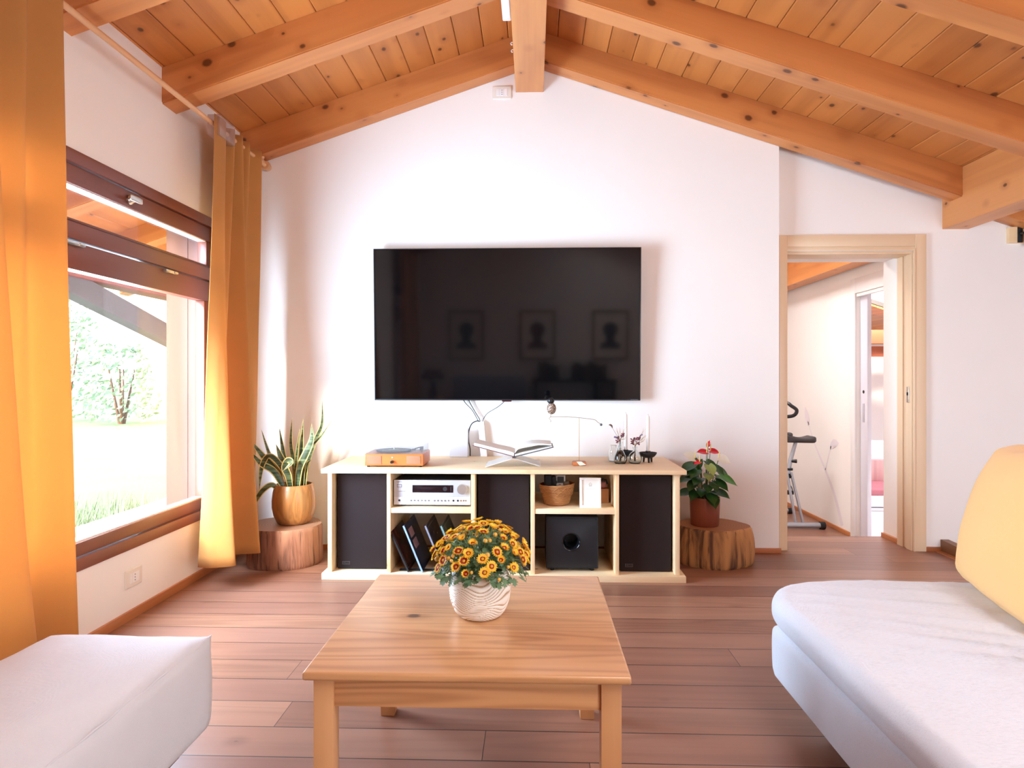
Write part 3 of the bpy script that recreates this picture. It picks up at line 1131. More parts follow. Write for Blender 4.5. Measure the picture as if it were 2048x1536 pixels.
def fseat(u, v, w, p):
    p = p.copy()
    # rounded far corner
    dx, dy = 0.775 + 0.28 - p.x, p.y - (2.36 - 0.28)
    if dx > 0 and dy > 0:
        d = math.hypot(dx / 0.28, dy / 0.28)
        m = max(dx, dy) / 0.28
        if d > 1e-6 and m > 0:
            f = (m / d) ** 0.85
            p.x, p.y = 0.775 + 0.28 - dx * f, (2.36 - 0.28) + dy * f
    if w > -0.2:
        f = (1 - abs(u) ** 3) * (1 - abs(v) ** 6)
        p.z += 0.014 * f
        # creases running away from the cushion
        c = math.exp(-((p.x - 1.22) / 0.30) ** 2) * math.exp(-((p.y - 1.85) / 0.42) ** 2)
        ph = (p.y + 0.30 * (p.x - 1.2)) * 58 + 5.0 * noise.noise(Vector((p.x * 2.2, p.y * 2, 0))) + (p.x - 1.2) * 4
        s1 = 1.0 - abs(math.sin(ph * 0.5))
        p.z += 0.024 * c * s1 ** 2.2 * (0.35 + 1.3 * abs(noise.noise(Vector((p.x * 2, p.y * 6, 4)))))
        p.z += 0.004 * noise.noise(Vector((p.x * 5, p.y * 5, 1)))
    p.z += 0.0015 * noise.noise(p * 16)
    return p


mb = MB()
mb.puff(0.786, 1.95, 0.45, 2.185, 0.108, 0.288, 0.03, 30, fbase)
build('base', mb, M['sofa'], so, 70)
mb = MB()
mb.puff(0.775, 1.80, 0.45, 2.36, 0.282, 0.376, 0.042, 120, fseat)
build('seat_cushion', mb, M['sofa'], so, 80)
mb = MB()
mb.puff(1.76, 2.02, 0.45, 2.16, 0.25, 0.80, 0.06, 24)
build('backrest', mb, M['sofa'], so, 70)
mb = MB()
mb.box(0.86, 1.88, 0.53, 2.10, 0.06, 0.115, 0.004)
build('base_frame', mb, M['dark_wood'], so)
for x in (0.93, 1.82):
    for y in (0.6, 2.03):
        mb = MB()
        mb.tube([(x, y, 0.061), (x, y, 0.0)], [0.024, 0.018], 14)
        build('foot', mb, M['dark_wood'], so)


def fpil(u, v, w, p):
    p = p.copy()
    f = (1 - abs(v) ** 2.2) * (1 - abs(w) ** 2.2)
    p.x += 0.085 * u * f
    e = abs(v) ** 5 * abs(w) ** 5
    p.y -= 0.04 * v * (w * w) * (1 if w > 0 else 0.5) * 0.4
    p.z += 0.006 * noise.noise(p * 7)
    p.x += 0.006 * noise.noise(p * 6 + Vector((1, 5, 2)))
    if w > 0.8:
        p.z += 0.005 * math.sin(p.y * 40) * (w - 0.8) * 5
    return p


pl_ = thing('throw_pillow', (1.42, 2.04, 0.39), 'apricot yellow cushion leaning on the sofa back at right', 'pillow')
mb = MB()
Mp = Matrix.Translation((1.445, 2.035, 0.388)) @ Matrix.Rotation(R(-14), 4, 'Z') @ Matrix.Rotation(R(17), 4, 'Y')
mb.puff(-0.055, 0.055, -0.31, 0.31, 0.0, 0.50, 0.05, 26, fpil, Mp)
build('cover', mb, M['cushion'], pl_, 80)

# ------------------------------------------------------------------ curtain rod and curtains
rod = thing('curtain_rod', (-1.70, 2.0, 2.447), 'long wooden curtain rod above the window', 'curtain rod')
M['beech'] = wood('beech_rod', S(196, 140, 92), S(222, 172, 124), S(236, 194, 152), axis=1, rough=0.35)
mb = MB()
mb.tube([(-1.70, -1.40, 2.447), (-1.70, 4.085, 2.447)], 0.0125, 20)
build('pole', mb, M['beech'], rod)
for y in (4.085, -1.43):
    mb = MB()
    mb.lathe([(0, -0.02), (0.026, -0.02), (0.030, 0), (0.026, 0.022), (0.020, 0.043), (0, 0.043)], seg=24)
    mb.move(Matrix.Translation((-1.70, y, 2.447)) @ Matrix.Rotation(R(-90), 4, 'X'))
    mb.ball((-1.712, y - 0.035, 2.490), 0.017)
    mb.tube([(-1.712, y - 0.035, 2.478), (-1.702, y - 0.01, 2.455)], 0.010, 10)
    build('bracket', mb, M['beech'], rod)


def curtain(label, top, bot, zt_, zb_, n=150, nz=46, hem=True, dz=None):
    """sheet from the rod down to the hem; top and bot are folded plan paths"""
    A, B = catmull([(x, y, 0) for x, y in top], n), catmull([(x, y, 0) for x, y in bot], n)
    c = thing('curtain', (-1.70, sum(p[1] for p in bot) / len(bot), zb_), label, 'curtain', 'mustard curtains')

    def fn(u, w):
        i = min(n - 1, int(round(u * (n - 1))))
        s = w ** 1.3
        p = A[i].lerp(B[i], s)
        a = Vector((0.006 * noise.noise(Vector((u * 9, w * 3, 1))), 0.006 * noise.noise(Vector((u * 9, w * 3, 7))), 0))
        z = zt_ + (zb_ - zt_) * w
        if dz and w > 0.6:
            z += dz(u) * (w - 0.6) / 0.4
        return Vector((p.x, p.y, z)) + a * min(1, w * 4)
    mb = MB()
    mb.grid(fn, n, nz)
    o = build('cloth', mb, M['curtain'], c, 180)
    sd = o.modifiers.new('thick', 'SOLIDIFY')
    sd.thickness = 0.0015
    return c


cr = curtain('mustard curtain hanging by the plant at the far end of the window',
             [(-1.672, 3.36), (-1.668, 3.48), (-1.735, 3.53), (-1.668, 3.585), (-1.738, 3.63), (-1.666, 3.68), (-1.738, 3.73), (-1.668, 3.78), (-1.735, 3.84), (-1.66, 3.93)],
             [(-1.715, 3.275), (-1.63, 3.265), (-1.535, 3.31), (-1.66, 3.36), (-1.75, 3.44), (-1.625, 3.52), (-1.515, 3.555), (-1.66, 3.61), (-1.76, 3.70), (-1.64, 3.78), (-1.70, 3.90)],
             2.485, 0.126, dz=lambda u: 0.0)
mb = MB()
mb.box(-1.722, -1.655, 3.385, 3.565, 2.382, 2.492, 0.004)
clip = build('clear_sleeve', mb, M['plastic_film'], cr)
clip['label'] = 'clear plastic sleeve around the rod and curtain heading'
curtain('mustard curtain hanging at the near end of the window behind the pouf',
        [(-1.735, 1.35), (-1.665, 1.45), (-1.735, 1.54), (-1.665, 1.62), (-1.738, 1.70), (-1.666, 1.78), (-1.738, 1.86), (-1.666, 1.94), (-1.738, 2.02), (-1.668, 2.09), (-1.738, 2.16), (-1.672, 2.25), (-1.705, 2.29)],
        [(-1.75, 1.25), (-1.56, 1.38), (-1.75, 1.50), (-1.55, 1.62), (-1.74, 1.75), (-1.60, 1.86), (-1.54, 2.005), (-1.66, 2.06), (-1.765, 2.13), (-1.735, 2.22), (-1.653, 2.305), (-1.66, 2.32)],
        2.475, 0.02)
curtain('mustard curtain drawn across the window behind the camera',
        [(-1.735 + 0.07 * (k % 2), -1.32 + 0.092 * k) for k in range(12)],
        [(-1.76 + 0.13 * (k % 2), -1.34 + 0.096 * k) for k in range(12)], 2.475, 0.02)

# ================================================================== THINGS ON AND IN THE SIDEBOARD
ZS = 0.602            # sideboard top
# ------------------------------------------------------------------ record player
M['cherry'] = wood('cherry_veneer', S(150, 66, 26), S(196, 102, 48), S(214, 128, 70), axis=0, rough=0.32, gs=2.0)
M['mesh_tan'] = fabric('tan_speaker_mesh', S(176, 124, 92), 1100, bump=0.6)
rp = thing('record_player', (-0.77, 3.69, ZS), 'small orange-brown record player with clear lid on the sideboard', 'record player')
mb = MB()
mb.box(-0.932, -0.606, 3.570, 3.812, ZS + 0.008, ZS + 0.074, 0.004, 3)
build('plinth', mb, M['cherry'], rp)
for x0, x1 in ((-0.918, -0.838), (-0.698, -0.620)):
    mb = MB()
    mb.box(x0, x1, 3.5675, 3.571, ZS + 0.018, ZS + 0.064, 0.0012)
    build('speaker_grille', mb, M['mesh_tan'], rp)
mb = MB()
mb.tube([(-0.778, 3.571, ZS + 0.030), (-0.778, 3.553, ZS + 0.030)], [0.0085, 0.0078], 20)
build('knob', mb, M['black_plastic'], rp)
mb = MB()
mb.tube([(-0.778, 3.5715, ZS + 0.054), (-0.778, 3.568, ZS + 0.054)], 0.0035, 14)
build('indicator', mb, M['white_plastic'], rp)
for x in (-0.915, -0.625):
    for y in (3.59, 3.79):
        mb = MB()
        mb.tube([(x, y, ZS), (x, y, ZS + 0.009)], [0.008, 0.009], 14)
        build('foot', mb, M['black_matt'], rp)
mb = MB()
mb.lathe([(0, 0.0745), (0.095, 0.0745), (0.097, 0.077), (0.097, 0.080), (0.095, 0.082), (0, 0.082)], (-0.795, 3.695, ZS), 48)
build('platter', mb, M['black_plastic'], rp)
mb = MB()
mb.lathe([(0.003, 0.0822), (0.100, 0.0822), (0.1005, 0.084), (0.033, 0.0843), (0.003, 0.0845)], (-0.795, 3.695, ZS), 48)
rcd = build('record', mb, M['black_plastic'], rp)
mb = MB()
mb.lathe([(0.003, 0.0846), (0.032, 0.0846), (0.032, 0.0850), (0.003, 0.0852)], (-0.795, 3.695, ZS), 32)
build('record_label', mb, plain('label_sage', S(150, 160, 130), 0.5), rcd)
mb = MB()
mb.tube([(-0.795, 3.695, ZS + 0.083), (-0.795, 3.695, ZS + 0.097)], 0.003, 12)
build('spindle', mb, M['chrome'], rp)
ta = MB()
ta.tube([(-0.648, 3.765, ZS + 0.074), (-0.648, 3.765, ZS + 0.098)], 0.011, 18)
ta.tube([(-0.648, 3.775, ZS + 0.096), (-0.650, 3.70, ZS + 0.097), (-0.668, 3.645, ZS + 0.094)], 0.0032, 10)
ta.box(-0.682, -0.660, 3.632, 3.650, ZS + 0.086, ZS + 0.096, 0.002)
build('tonearm', ta, plain('tonearm_grey', S(90, 92, 104), 0.35, 0.4), rp)
mb = MB()
x0, x1, y0, y1, z0, z1, w_ = -0.926, -0.612, 3.576, 3.806, ZS + 0.0745, ZS + 0.112, 0.0022
mb.box(x0, x1, y0, y0 + w_, z0, z1)
mb.box(x0, x1, y1 - w_, y1, z0, z1)
mb.box(x0, x0 + w_, y0 + w_, y1 - w_, z0, z1)
mb.box(x1 - w_, x1, y0 + w_, y1 - w_, z0, z1)
mb.box(x0, x1, y0, y1, z1, z1 + w_)
build('dust_cover', mb, M['clear'], rp, 0)

# ------------------------------------------------------------------ receiver
rc = thing('receiver', (-0.555, 3.75, 0.388), 'silver audio receiver on the left shelf of the sideboard', 'receiver')
mb = MB()
mb.box(-0.758, -0.348, 3.575, 3.93, 0.400, 0.532, 0.003)
build('case', mb, plain('receiver_dark', S(44, 40, 40), 0.5), rc)
mb = MB()
mb.box(-0.766, -0.343, 3.556, 3.576, 0.398, 0.534, 0.002)
fp = build('front_panel', mb, M['steel_silver'], rc)
mb = MB()
mb.box(-0.764, -0.345, 3.5545, 3.5565, 0.400, 0.4415, 0.0006)
build('flap', mb, plain('silver_flap', S(222, 222, 228), 0.36, 0.3, var=0.02), fp)
mb = MB()
mb.box(-0.663, -0.438, 3.5542, 3.557, 0.466, 0.507, 0.0008)
dp = build('display', mb, plain('display_brown_black', S(30, 16, 20), 0.15), fp)
mb = MB()
mb.tube([(-0.483, 3.5535, 0.4865), (-0.483, 3.5545, 0.4865)], 0.012, 20)
mb.box(-0.453, -0.447, 3.5535, 3.5545, 0.472, 0.500)
build('jog_buttons', mb, plain('jog_grey', S(70, 70, 74), 0.3, 0.5), dp)
mb = MB()
mb.tube([(-0.388, 3.5565, 0.486), (-0.388, 3.541, 0.486)], [0.0285, 0.027], 40)
build('volume_knob', mb, plain('brushed_aluminium', S(226, 222, 214), 0.26, 0.85, bump=0.05), rc, 30)
mb = MB()
for (a0, a1, b0, b1) in ((-0.748, -0.722, 0.509, 0.511), (-0.748, -0.722, 0.4945, 0.4965), (-0.748, -0.746, 0.4965, 0.509), (-0.724, -0.722, 0.4965, 0.509)):
    mb.box(a0, a1, 3.5548, 3.557, b0, b1)
build('power_button', mb, plain('button_brown', S(110, 96, 100), 0.4), fp, 0)
mb = MB()
mb.box(-0.747, -0.720, 3.5546, 3.5565, 0.4712, 0.4745, 0.001)
mb.box(-0.713, -0.702, 3.5546, 3.5565, 0.4712, 0.4745, 0.001)
build('standby_strip', mb, M['chrome'], fp)
xs = [-0.670 + 0.0195 * k for k in range(6)] + [-0.541 + 0.0195 * k for k in range(5)]
for x in xs:
    mb = MB()
    mb.lathe([(0.0022, 0.0), (0.0022, 0.0025), (0.0042, 0.0025), (0.0042, 0.0)], seg=14)
    mb.move(Matrix.Translation((x, 3.5545, 0.4225)) @ Matrix.Rotation(R(90), 4, 'X'))
    build('button', mb, plain('button_ring', S(150, 150, 156), 0.3, 0.6) if x == xs[0] else bpy.data.materials['button_ring'], fp)
for x, r_, nm in ((-0.735, 0.0058, 'headphone_jack'), (-0.436, 0.0052, 'input_jack'), (-0.412, 0.0052, 'input_jack')):
    mb = MB()
    mb.tube([(x, 3.5555, 0.4225), (x, 3.5530, 0.4225)], r_, 16)
    build(nm, mb, M['black_plastic'], fp)
for x in (-0.395, -0.380, -0.368):
    mb = MB()
    mb.tube([(x, 3.5555, 0.4225), (x, 3.5530, 0.4225)], 0.0042, 14)
    build('input_jack', mb, bpy.data.materials.get('brass_jack') or plain('brass_jack', S(190, 150, 96), 0.3, 0.8), fp)
build('lettering', text_mb('ONKYO', 0.0085, Matrix.Translation((-0.735, 3.5553, 0.524)) @ TEXT_FRONT), plain('panel_print', S(96, 92, 98), 0.5), fp, 0)
for x in (-0.72, -0.39):
    for y in (3.60, 3.88):
        mb = MB()
        mb.tube([(x, y, 0.388), (x, y, 0.401)], [0.016, 0.018], 16)
        build('foot', mb, M['black_matt'], rc)

# ------------------------------------------------------------------ records leaning in a low rack
rk = thing('record_rack', (-0.56, 3.72, 0.035), 'low black record rack on the bottom of the left shelf bay', 'record rack')
mb = MB()
mb.box(-0.735, -0.36, 3.55, 3.58, 0.035, 0.0405, 0.001)
build('bar', mb, M['black_matt'], rk)
mb = MB()
mb.box(-0.735, -0.36, 3.80, 3.83, 0.035, 0.0405, 0.001)
build('bar', mb, M['black_matt'], rk)


def sleeve_mat(name, a, b, c, sc):
    t = NT(name)
    v = t.coords((sc, sc, sc * 0.7))
    n = t.noise(v, 1.0, 3, 0.6, 1.0)
    n2 = t.noise(v, 2.3, 3, 0.6, 0.5)
    col = t.mix(t.smooth(n, 0.45, 0.62), a, b)
    col = t.mix(t.smooth(n2, 0.56, 0.70), col, c)
    t.bsdf(col, 0.25)
    return t.done()


sl = [(-0.674, 'dark red and black record sleeve, first from the left in the rack', sleeve_mat('sleeve_red', S(30, 18, 20), S(120, 44, 38), S(150, 84, 40), 9), M['black_matt']),
      (-0.598, 'navy blue record sleeve with two pink lettered squares, second in the rack', sleeve_mat('sleeve_blue', S(20, 26, 44), S(28, 52, 92), S(44, 50, 70), 7), plain('sleeve_edge_blue', S(150, 176, 214), 0.4)),
      (-0.478, 'charcoal record sleeve half hidden by the yellow flowers, third in the rack', sleeve_mat('sleeve_grey', S(34, 32, 38), S(56, 52, 60), S(120, 90, 84), 8), plain('sleeve_edge_grey', S(130, 134, 150), 0.4)),
      (-0.392, 'dark green record sleeve with gold lines, rightmost in the rack', sleeve_mat('sleeve_green', S(30, 44, 40), S(48, 66, 58), S(150, 120, 70), 8), plain('sleeve_edge_green', S(120, 150, 146), 0.4))]
for i, (xb, lab, ms, me_) in enumerate(sl):
    r_ = thing('record_sleeve', (xb, 3.525, 0.0365 + 0.004), lab, 'record', 'records leaning in the rack')
    Ms = Matrix.Translation((xb, 3.525, 0.0405)) @ Matrix.Rotation(R(-(24.5 if i == 0 else 22.5)), 4, 'Y')
    mb = MB()
    mb.box(-0.010, -0.0012, 0.0, 0.305, 0.0, 0.270, 0.0012, 1, Ms)
    o = build('cover', mb, ms, r_)
    mb = MB()
    mb.box(-0.010, -0.0008, -0.002, 0.0012, 0.0, 0.271, 0, 1, Ms)
    build('spine', mb, me_, r_)
    if i == 1:
        lm = plain('sleeve_pink', S(176, 130, 132), 0.4)
        dk = bpy.data.materials['sleeve_blue']
        for k, (yy, zz, wd) in enumerate(((0.045, 0.215, 'SYLVIA'), (0.045, 0.150, 'BRUBECK'))):
            mb = MB()
            mb.box(-0.0013, -0.0002, yy, yy + 0.10, zz - 0.028, zz + 0.022, 0, 1, Ms)
            build('title_square', mb, lm, o, 0)
    else:
        mb = MB()
        for a0, a1, b0, b1 in ((0.014, 0.290, 0.255, 0.2565), (0.014, 0.290, 0.016, 0.0175), (0.014, 0.0155, 0.0175, 0.255)):
            mb.box(-0.0013, -0.0004, a0, a1, b0, b1, 0, 1, Ms)
        build('border_line', mb, plain('sleeve_line_%d' % i, S(120, 100, 92), 0.4), o, 0)

# ------------------------------------------------------------------ subwoofer
sw = thing('subwoofer', (0.217, 3.75, 0.035), 'black subwoofer with a round port in the lower right shelf bay', 'subwoofer')
SWX0, SWX1, SWZ0, SWZ1 = 0.072, 0.357, 0.053, 0.335
mb = MB()
# front with a flared round port
cx, cz, rp_ = 0.209, 0.198, 0.036
N = 48


def sq(a):
    c_, s_ = math.cos(a), math.sin(a)
    k = min((SWX1 - cx if c_ > 0 else cx - SWX0) / max(abs(c_), 1e-6), (SWZ1 - cz if s_ > 0 else cz - SWZ0) / max(abs(s_), 1e-6))
    return cx + c_ * k, cz + s_ * k


rings = []
for kk in range(8):
    ring = []
    for k in range(N):
        a = 2 * math.pi * k / N + 0.0327
        if kk == 0:
            x, z = sq(a)
            p = (cx + (x - cx) * .96, 3.5662, cz + (z - cz) * .96)
        elif kk == 1:
            x, z = sq(a)
            p = (cx + (x - cx) * .95, 3.566, cz + (z - cz) * .95)
        else:
            rr, yy = [(0.050, 3.566), (0.0485, 3.5655), (0.046, 3.568), (0.042, 3.578), (0.038, 3.596), (0.036, 3.69)][kk - 2]
            p = (cx + rr * math.cos(a), yy, cz + rr * math.sin(a))
        ring.append(mb.bm.verts.new(p))
    rings.append(ring)
for a_, b_ in zip(rings, rings[1:]):
    for k in range(N):
        mb.bm.faces.new((a_[k], a_[(k + 1) % N], b_[(k + 1) % N], b_[k]))
mb.bm.faces.new(rings[-1])
M['sub_front'] = plain('subwoofer_front', S(20, 21, 27), 0.42)
fr_ = build('front', mb, M['sub_front'], sw, 35)
mb = MB()
mb.lathe([(0.0365, 0.034), (0.0405, 0.011), (0.045, 0.002), (0.049, 0.0), (0.0515, 0.0005), (0.0505, 0.002)], seg=40)
mb.move(Matrix.Translation((cx, 3.5645, cz)) @ Matrix.Rotation(R(-90), 4, 'X'))
build('port_ring', mb, plain('port_gloss', S(22, 22, 25), 0.12), sw)
mb = MB()
mb.box(SWX0, SWX0 + 0.012, 3.566, 3.90, SWZ0, SWZ1, 0.004)
mb.box(SWX1 - 0.012, SWX1, 3.566, 3.90, SWZ0, SWZ1, 0.004)
mb.box(SWX0 + 0.006, SWX1 - 0.006, 3.566, 3.90, SWZ1 - 0.012, SWZ1, 0.004)
mb.box(SWX0 + 0.006, SWX1 - 0.006, 3.566, 3.90, SWZ0, SWZ0 + 0.012, 0.004)
mb.box(SWX0 + 0.01, SWX1 - 0.01, 3.885, 3.899, SWZ0 + 0.01, SWZ1 - 0.01)
build('cabinet', mb, M['black_matt'], sw)
for x in (0.105, 0.325):
    for y in (3.60, 3.86):
        mb = MB()
        mb.tube([(x, y, 0.054), (x, y, 0.035)], [0.014, 0.010], 16)
        build('foot', mb, M['black_plastic'], sw)

# ------------------------------------------------------------------ basket and its contents
t = NT('basket_weave')
v = t.coords()
sep = t.n('ShaderNodeSeparateXYZ')
t.l(v, sep.inputs[0])
n = t.noise(v, 55, 3)
n2 = t.noise(t.coords((14, 14, 160)), 1.0, 3)
col = t.mix(n2, S(150, 92, 46), S(222, 166, 104))
col = t.mix(t.math('MULTIPLY', n, 0.4), col, S(120, 70, 34))
t.bsdf(col, 0.65)
t.bump(n2, 0.5, 0.002)
M['basket'] = t.done()
bk = thing('basket', (0.134, 3.65, 0.388), 'small woven rope basket on the right shelf of the sideboard', 'basket')
BX, BY, BZ = 0.1335, 3.655, 0.388
mb = MB()
mb.lathe([(0, 0.004), (0.060, 0.002), (0.066, 0.006)], (BX, BY, BZ), 40)
build('bottom', mb, M['basket'], bk)
mb = MB()
rows = 17
for k in range(rows):
    z = BZ + 0.008 + k * 0.0066
    rr = 0.0655 + 0.030 * (k / (rows - 1)) ** 0.9
    pts = [(BX + rr * math.cos(a) + 0.0008 * math.sin(a * 9 + k), BY + rr * math.sin(a), z + 0.0007 * math.sin(a * 13 + k * 2) + (0.004 * math.cos(a) if k > 13 else 0)) for a in [2 * math.pi * j / 44 for j in range(45)]]
    mb.tube(pts, 0.0039, 7, False)
build('wall', mb, M['basket'], bk)
mb = MB()
for k in range(26):
    a0 = 2 * math.pi * k / 26
    pts = []
    for j in range(9):
        f = j / 8
        a = a0 + f * 0.62 * (1 if k % 2 else -1)
        z = BZ + 0.056 + 0.048 * f
        rr = 0.0655 + 0.030 * ((z - BZ - 0.008) / 0.1056) ** 0.9 + 0.0048
        pts.append((BX + rr * math.cos(a), BY + rr * math.sin(a), z))
    mb.tube(pts, 0.0024, 6)
build('braid', mb, M['basket'], bk)
bx = thing('binoculars', (0.095, 3.655, 0.42), 'black binocular-like device sticking out of the basket', 'binoculars')
mb = MB()
mb.puff(0.062, 0.106, 3.62, 3.69, 0.44, 0.560, 0.014, 8)
mb.puff(0.096, 0.128, 3.625, 3.685, 0.44, 0.548, 0.012, 8)
build('body', mb, M['black_matt'], bx)
for x, z in ((0.118, 0.535), (0.124, 0.517)):
    mb = MB()
    mb.tube([(x, 3.628, z), (x, 3.614, z)], [0.010, 0.011], 18)
    build('eyepiece', mb, M['black_plastic'], bx)
hd = thing('handheld_console', (0.155, 3.63, 0.43), 'pale grey handheld device with dark screen in the basket', 'device')
Mh = Matrix.Translation((0.155, 3.632, 0.43)) @ Matrix.Rotation(R(-7), 4, 'X')
mb = MB()
mb.box(-0.026, 0.026, 0, 0.014, 0, 0.122, 0.004, 3, Mh)
build('shell', mb, plain('device_grey', S(196, 192, 186), 0.4), hd)
mb = MB()
mb.box(-0.019, 0.018, -0.0012, 0.001, 0.079, 0.115, 0.0005, 1, Mh)
build('screen', mb, plain('device_screen', S(40, 34, 28), 0.25), hd)
mb = MB()
mb.box(-0.012, 0.001, -0.001, 0.001, 0.068, 0.073, 0.0004, 1, Mh)
build('button', mb, plain('device_red', S(150, 80, 60), 0.4), hd)
wl_ = thing('wallet', (0.196, 3.655, 0.44), 'brown leather pouch at the right side of the basket', 'pouch')
mb = MB()
mb.puff(0.178, 0.214, 3.635, 3.675, 0.43, 0.520, 0.010, 8, None, Matrix.Translation((0.196, 3.655, 0.43)) @ Matrix.Rotation(R(-8), 4, 'Y') @ Matrix.Translation((-0.196, -3.655, -0.43)))
build('leather', mb, plain('pouch_brown', S(110, 86, 66), 0.55), wl_)

# ------------------------------------------------------------------ white framed card and wooden box behind it
qf = thing('picture_frame', (0.313, 3.57, 0.388), 'white framed card with a small house symbol beside the basket', 'picture frame')
Mq = Matrix.Translation((0.313, 3.552, 0.388)) @ Matrix.Rotation(R(-5), 4, 'X')
mb = MB()
for a0, a1, b0, b1 in ((-0.058, 0.058, 0.150, 0.163), (-0.058, 0.058, 0, 0.013), (-0.058, -0.045, 0.013, 0.150), (0.045, 0.058, 0.013, 0.150)):
    mb.box(a0, a1, 0, 0.014, b0, b1, 0.0012, 1, Mq)
build('frame', mb, plain('frame_white', S(242, 238, 230), 0.45, var=0.02), qf)
mb = MB()
mb.box(-0.046, 0.046, 0.005, 0.008, 0.012, 0.151, 0, 1, Mq)
cd = build('card', mb, plain('card_paper', S(240, 236, 228), 0.7, var=0.02), qf, 0)
mb = MB()
hx, hz = 0.001, 0.128


def seg2(p, q, w=0.0011, Mx=Mq, y=0.0035):
    p, q = Vector((p[0], 0, p[1])), Vector((q[0], 0, q[1]))
    d = (q - p).normalized()
    n_ = Vector((-d.z, 0, d.x)) * w / 2
    for m_ in (mb,):
        m_.face([Mx @ Vector((c.x, y, c.z)) for c in (p - n_, q - n_, q + n_, p + n_)])


for p, q in (((-.009, -.002), (0, .007)), ((0, .007), (.009, -.002)), ((-.006, -.001), (-.006, -.011)), ((-.006, -.011), (.006, -.011)), ((.006, -.011), (.006, -.001)), ((-.002, -.010), (-.002, -.004)), ((-.002, -.004), (.003, -.004)), ((.003, -.004), (.003, -.010))):
    seg2((hx + p[0], hz + p[1]), (hx + q[0], hz + q[1]), y=0.0046)
build('house_symbol', mb, plain('print_grey', S(130, 126, 122), 0.7), cd, 0)
mb = MB()
for z, w in ((0.103, 0.026), (0.085, 0.026)):
    seg2((-w, z), (w, z), 0.0006, y=0.0046)
build('rule_line', mb, plain('print_pale', S(206, 202, 196), 0.7), cd, 0)
wb = thing('wooden_box', (0.390, 3.72, 0.388), 'small wooden box behind the white framed card', 'box')
mb = MB()
mb.box(0.345, 0.428, 3.69, 3.76, 0.388, 0.468, 0.002)
build('box', mb, wood('box_brown', S(130, 70, 30), S(176, 108, 56), S(196, 132, 80), axis=0, gs=2), wb)
kw = thing('fabric_pouch', (0.398, 3.725, 0.468), 'black strapped pink pouch lying on the small wooden box', 'pouch')
mb = MB()
mb.puff(0.356, 0.420, 3.70, 3.75, 0.468, 0.508, 0.014, 8)
build('body', mb, plain('pouch_pink', S(176, 110, 104), 0.6), kw)
mb = MB()
mb.tube([(0.366, 3.700, 0.475), (0.364, 3.696, 0.505), (0.390, 3.70, 0.5185), (0.416, 3.70, 0.5155), (0.421, 3.71, 0.495)], 0.006, 8)
build('strap', mb, M['black_matt'], kw)

# ------------------------------------------------------------------ router, cable duct, cables
ro = thing('router', (-0.464, 4.05, ZS), 'white upright wireless router at the wall on the sideboard', 'router')
mb = MB()
mb.box(-0.522, -0.405, 4.045, 4.075, ZS, 0.786, 0.006, 3)
build('shell', mb, plain('router_grey_white', S(218, 220, 228), 0.3, var=0.01), ro)
mb = MB()
for k in range(4):
    mb.box(-0.484 + k * 0.014, -0.478 + k * 0.014, 4.0444, 4.046, 0.765, 0.769)
build('indicator', mb, plain('indicator_grey', S(206, 206, 206), 0.4), ro, 0)
cdt = thing('cable_duct', (-0.32, 4.1, ZS), 'white cable duct running down the wall under the television', 'cable duct')
mb = MB()
mb.prism([(-0.347, 4.085, 0.822), (-0.309, 4.085, 0.822), (-0.288, 4.085, ZS), (-0.330, 4.085, ZS)], (0, 0.045, 0))
bmesh.ops.bevel(mb.bm, geom=mb.bm.edges[:], offset=0.002, segments=2, affect='EDGES')
build('duct', mb, M['white_plastic'], cdt)


def cable(label, pts, r=0.0026, mat=None, n=30):
    mb = MB()
    mb.tube(catmull(pts, n), r, 8)
    o = build('cable', mb, mat or M['black_cable'], None, 60, pts[0])
    return tag(o, label, 'cable', 'cables under the television')


cable('black cable from the television to the duct, leftmost of the bundle', [(-0.448, 4.106, 0.975), (-0.43, 4.112, 0.940), (-0.385, 4.110, 0.892), (-0.352, 4.105, 0.835), (-0.342, 4.10, 0.815)])
cable('black cable from the television to the duct, beside the pale cable', [(-0.412, 4.106, 0.975), (-0.400, 4.112, 0.940), (-0.365, 4.110, 0.878), (-0.338, 4.105, 0.835), (-0.334, 4.10, 0.815)])
cable('pale cable running from the television into the duct', [(-0.400, 4.108, 0.975), (-0.388, 4.113, 0.940), (-0.350, 4.112, 0.878), (-0.328, 4.105, 0.835), (-0.322, 4.10, 0.815)], 0.003, plain('cable_beige', S(220, 212, 198), 0.5))
cable('thin dark cable curving from the duct up to the right', [(-0.318, 4.10, 0.815), (-0.312, 4.105, 0.84), (-0.285, 4.11, 0.875), (-0.22, 4.112, 0.915), (-0.18, 4.11, 0.950), (-0.165, 4.106, 0.975)], 0.002)
cable('black cable looping from the duct down behind the sideboard top', [(-0.336, 4.088, 0.822), (-0.352, 4.080, 0.826), (-0.385, 4.078, 0.808), (-0.404, 4.078, 0.760), (-0.405, 4.082, 0.70), (-0.396, 4.083, 0.65), (-0.396, 4.085, ZS + 0.003)], 0.0035)

# ------------------------------------------------------------------ open book on an acrylic stand
bs = thing('book_stand', (-0.11, 3.70, ZS), 'clear acrylic crossed stand holding the open book', 'book stand')
AC = Vector((-0.108, 0, ZS + 0.046))


def plate(p, q, y0, y1, th):
    p, q = Vector((p[0], 0, p[1])), Vector((q[0], 0, q[1]))
    d = (q - p).normalized()
    n_ = Vector((-d.z, 0, d.x)) * th
    pts = [p, q, q + n_, p + n_]
    return [(c.x, y0, c.z) for c in pts], (0, y1 - y0, 0)


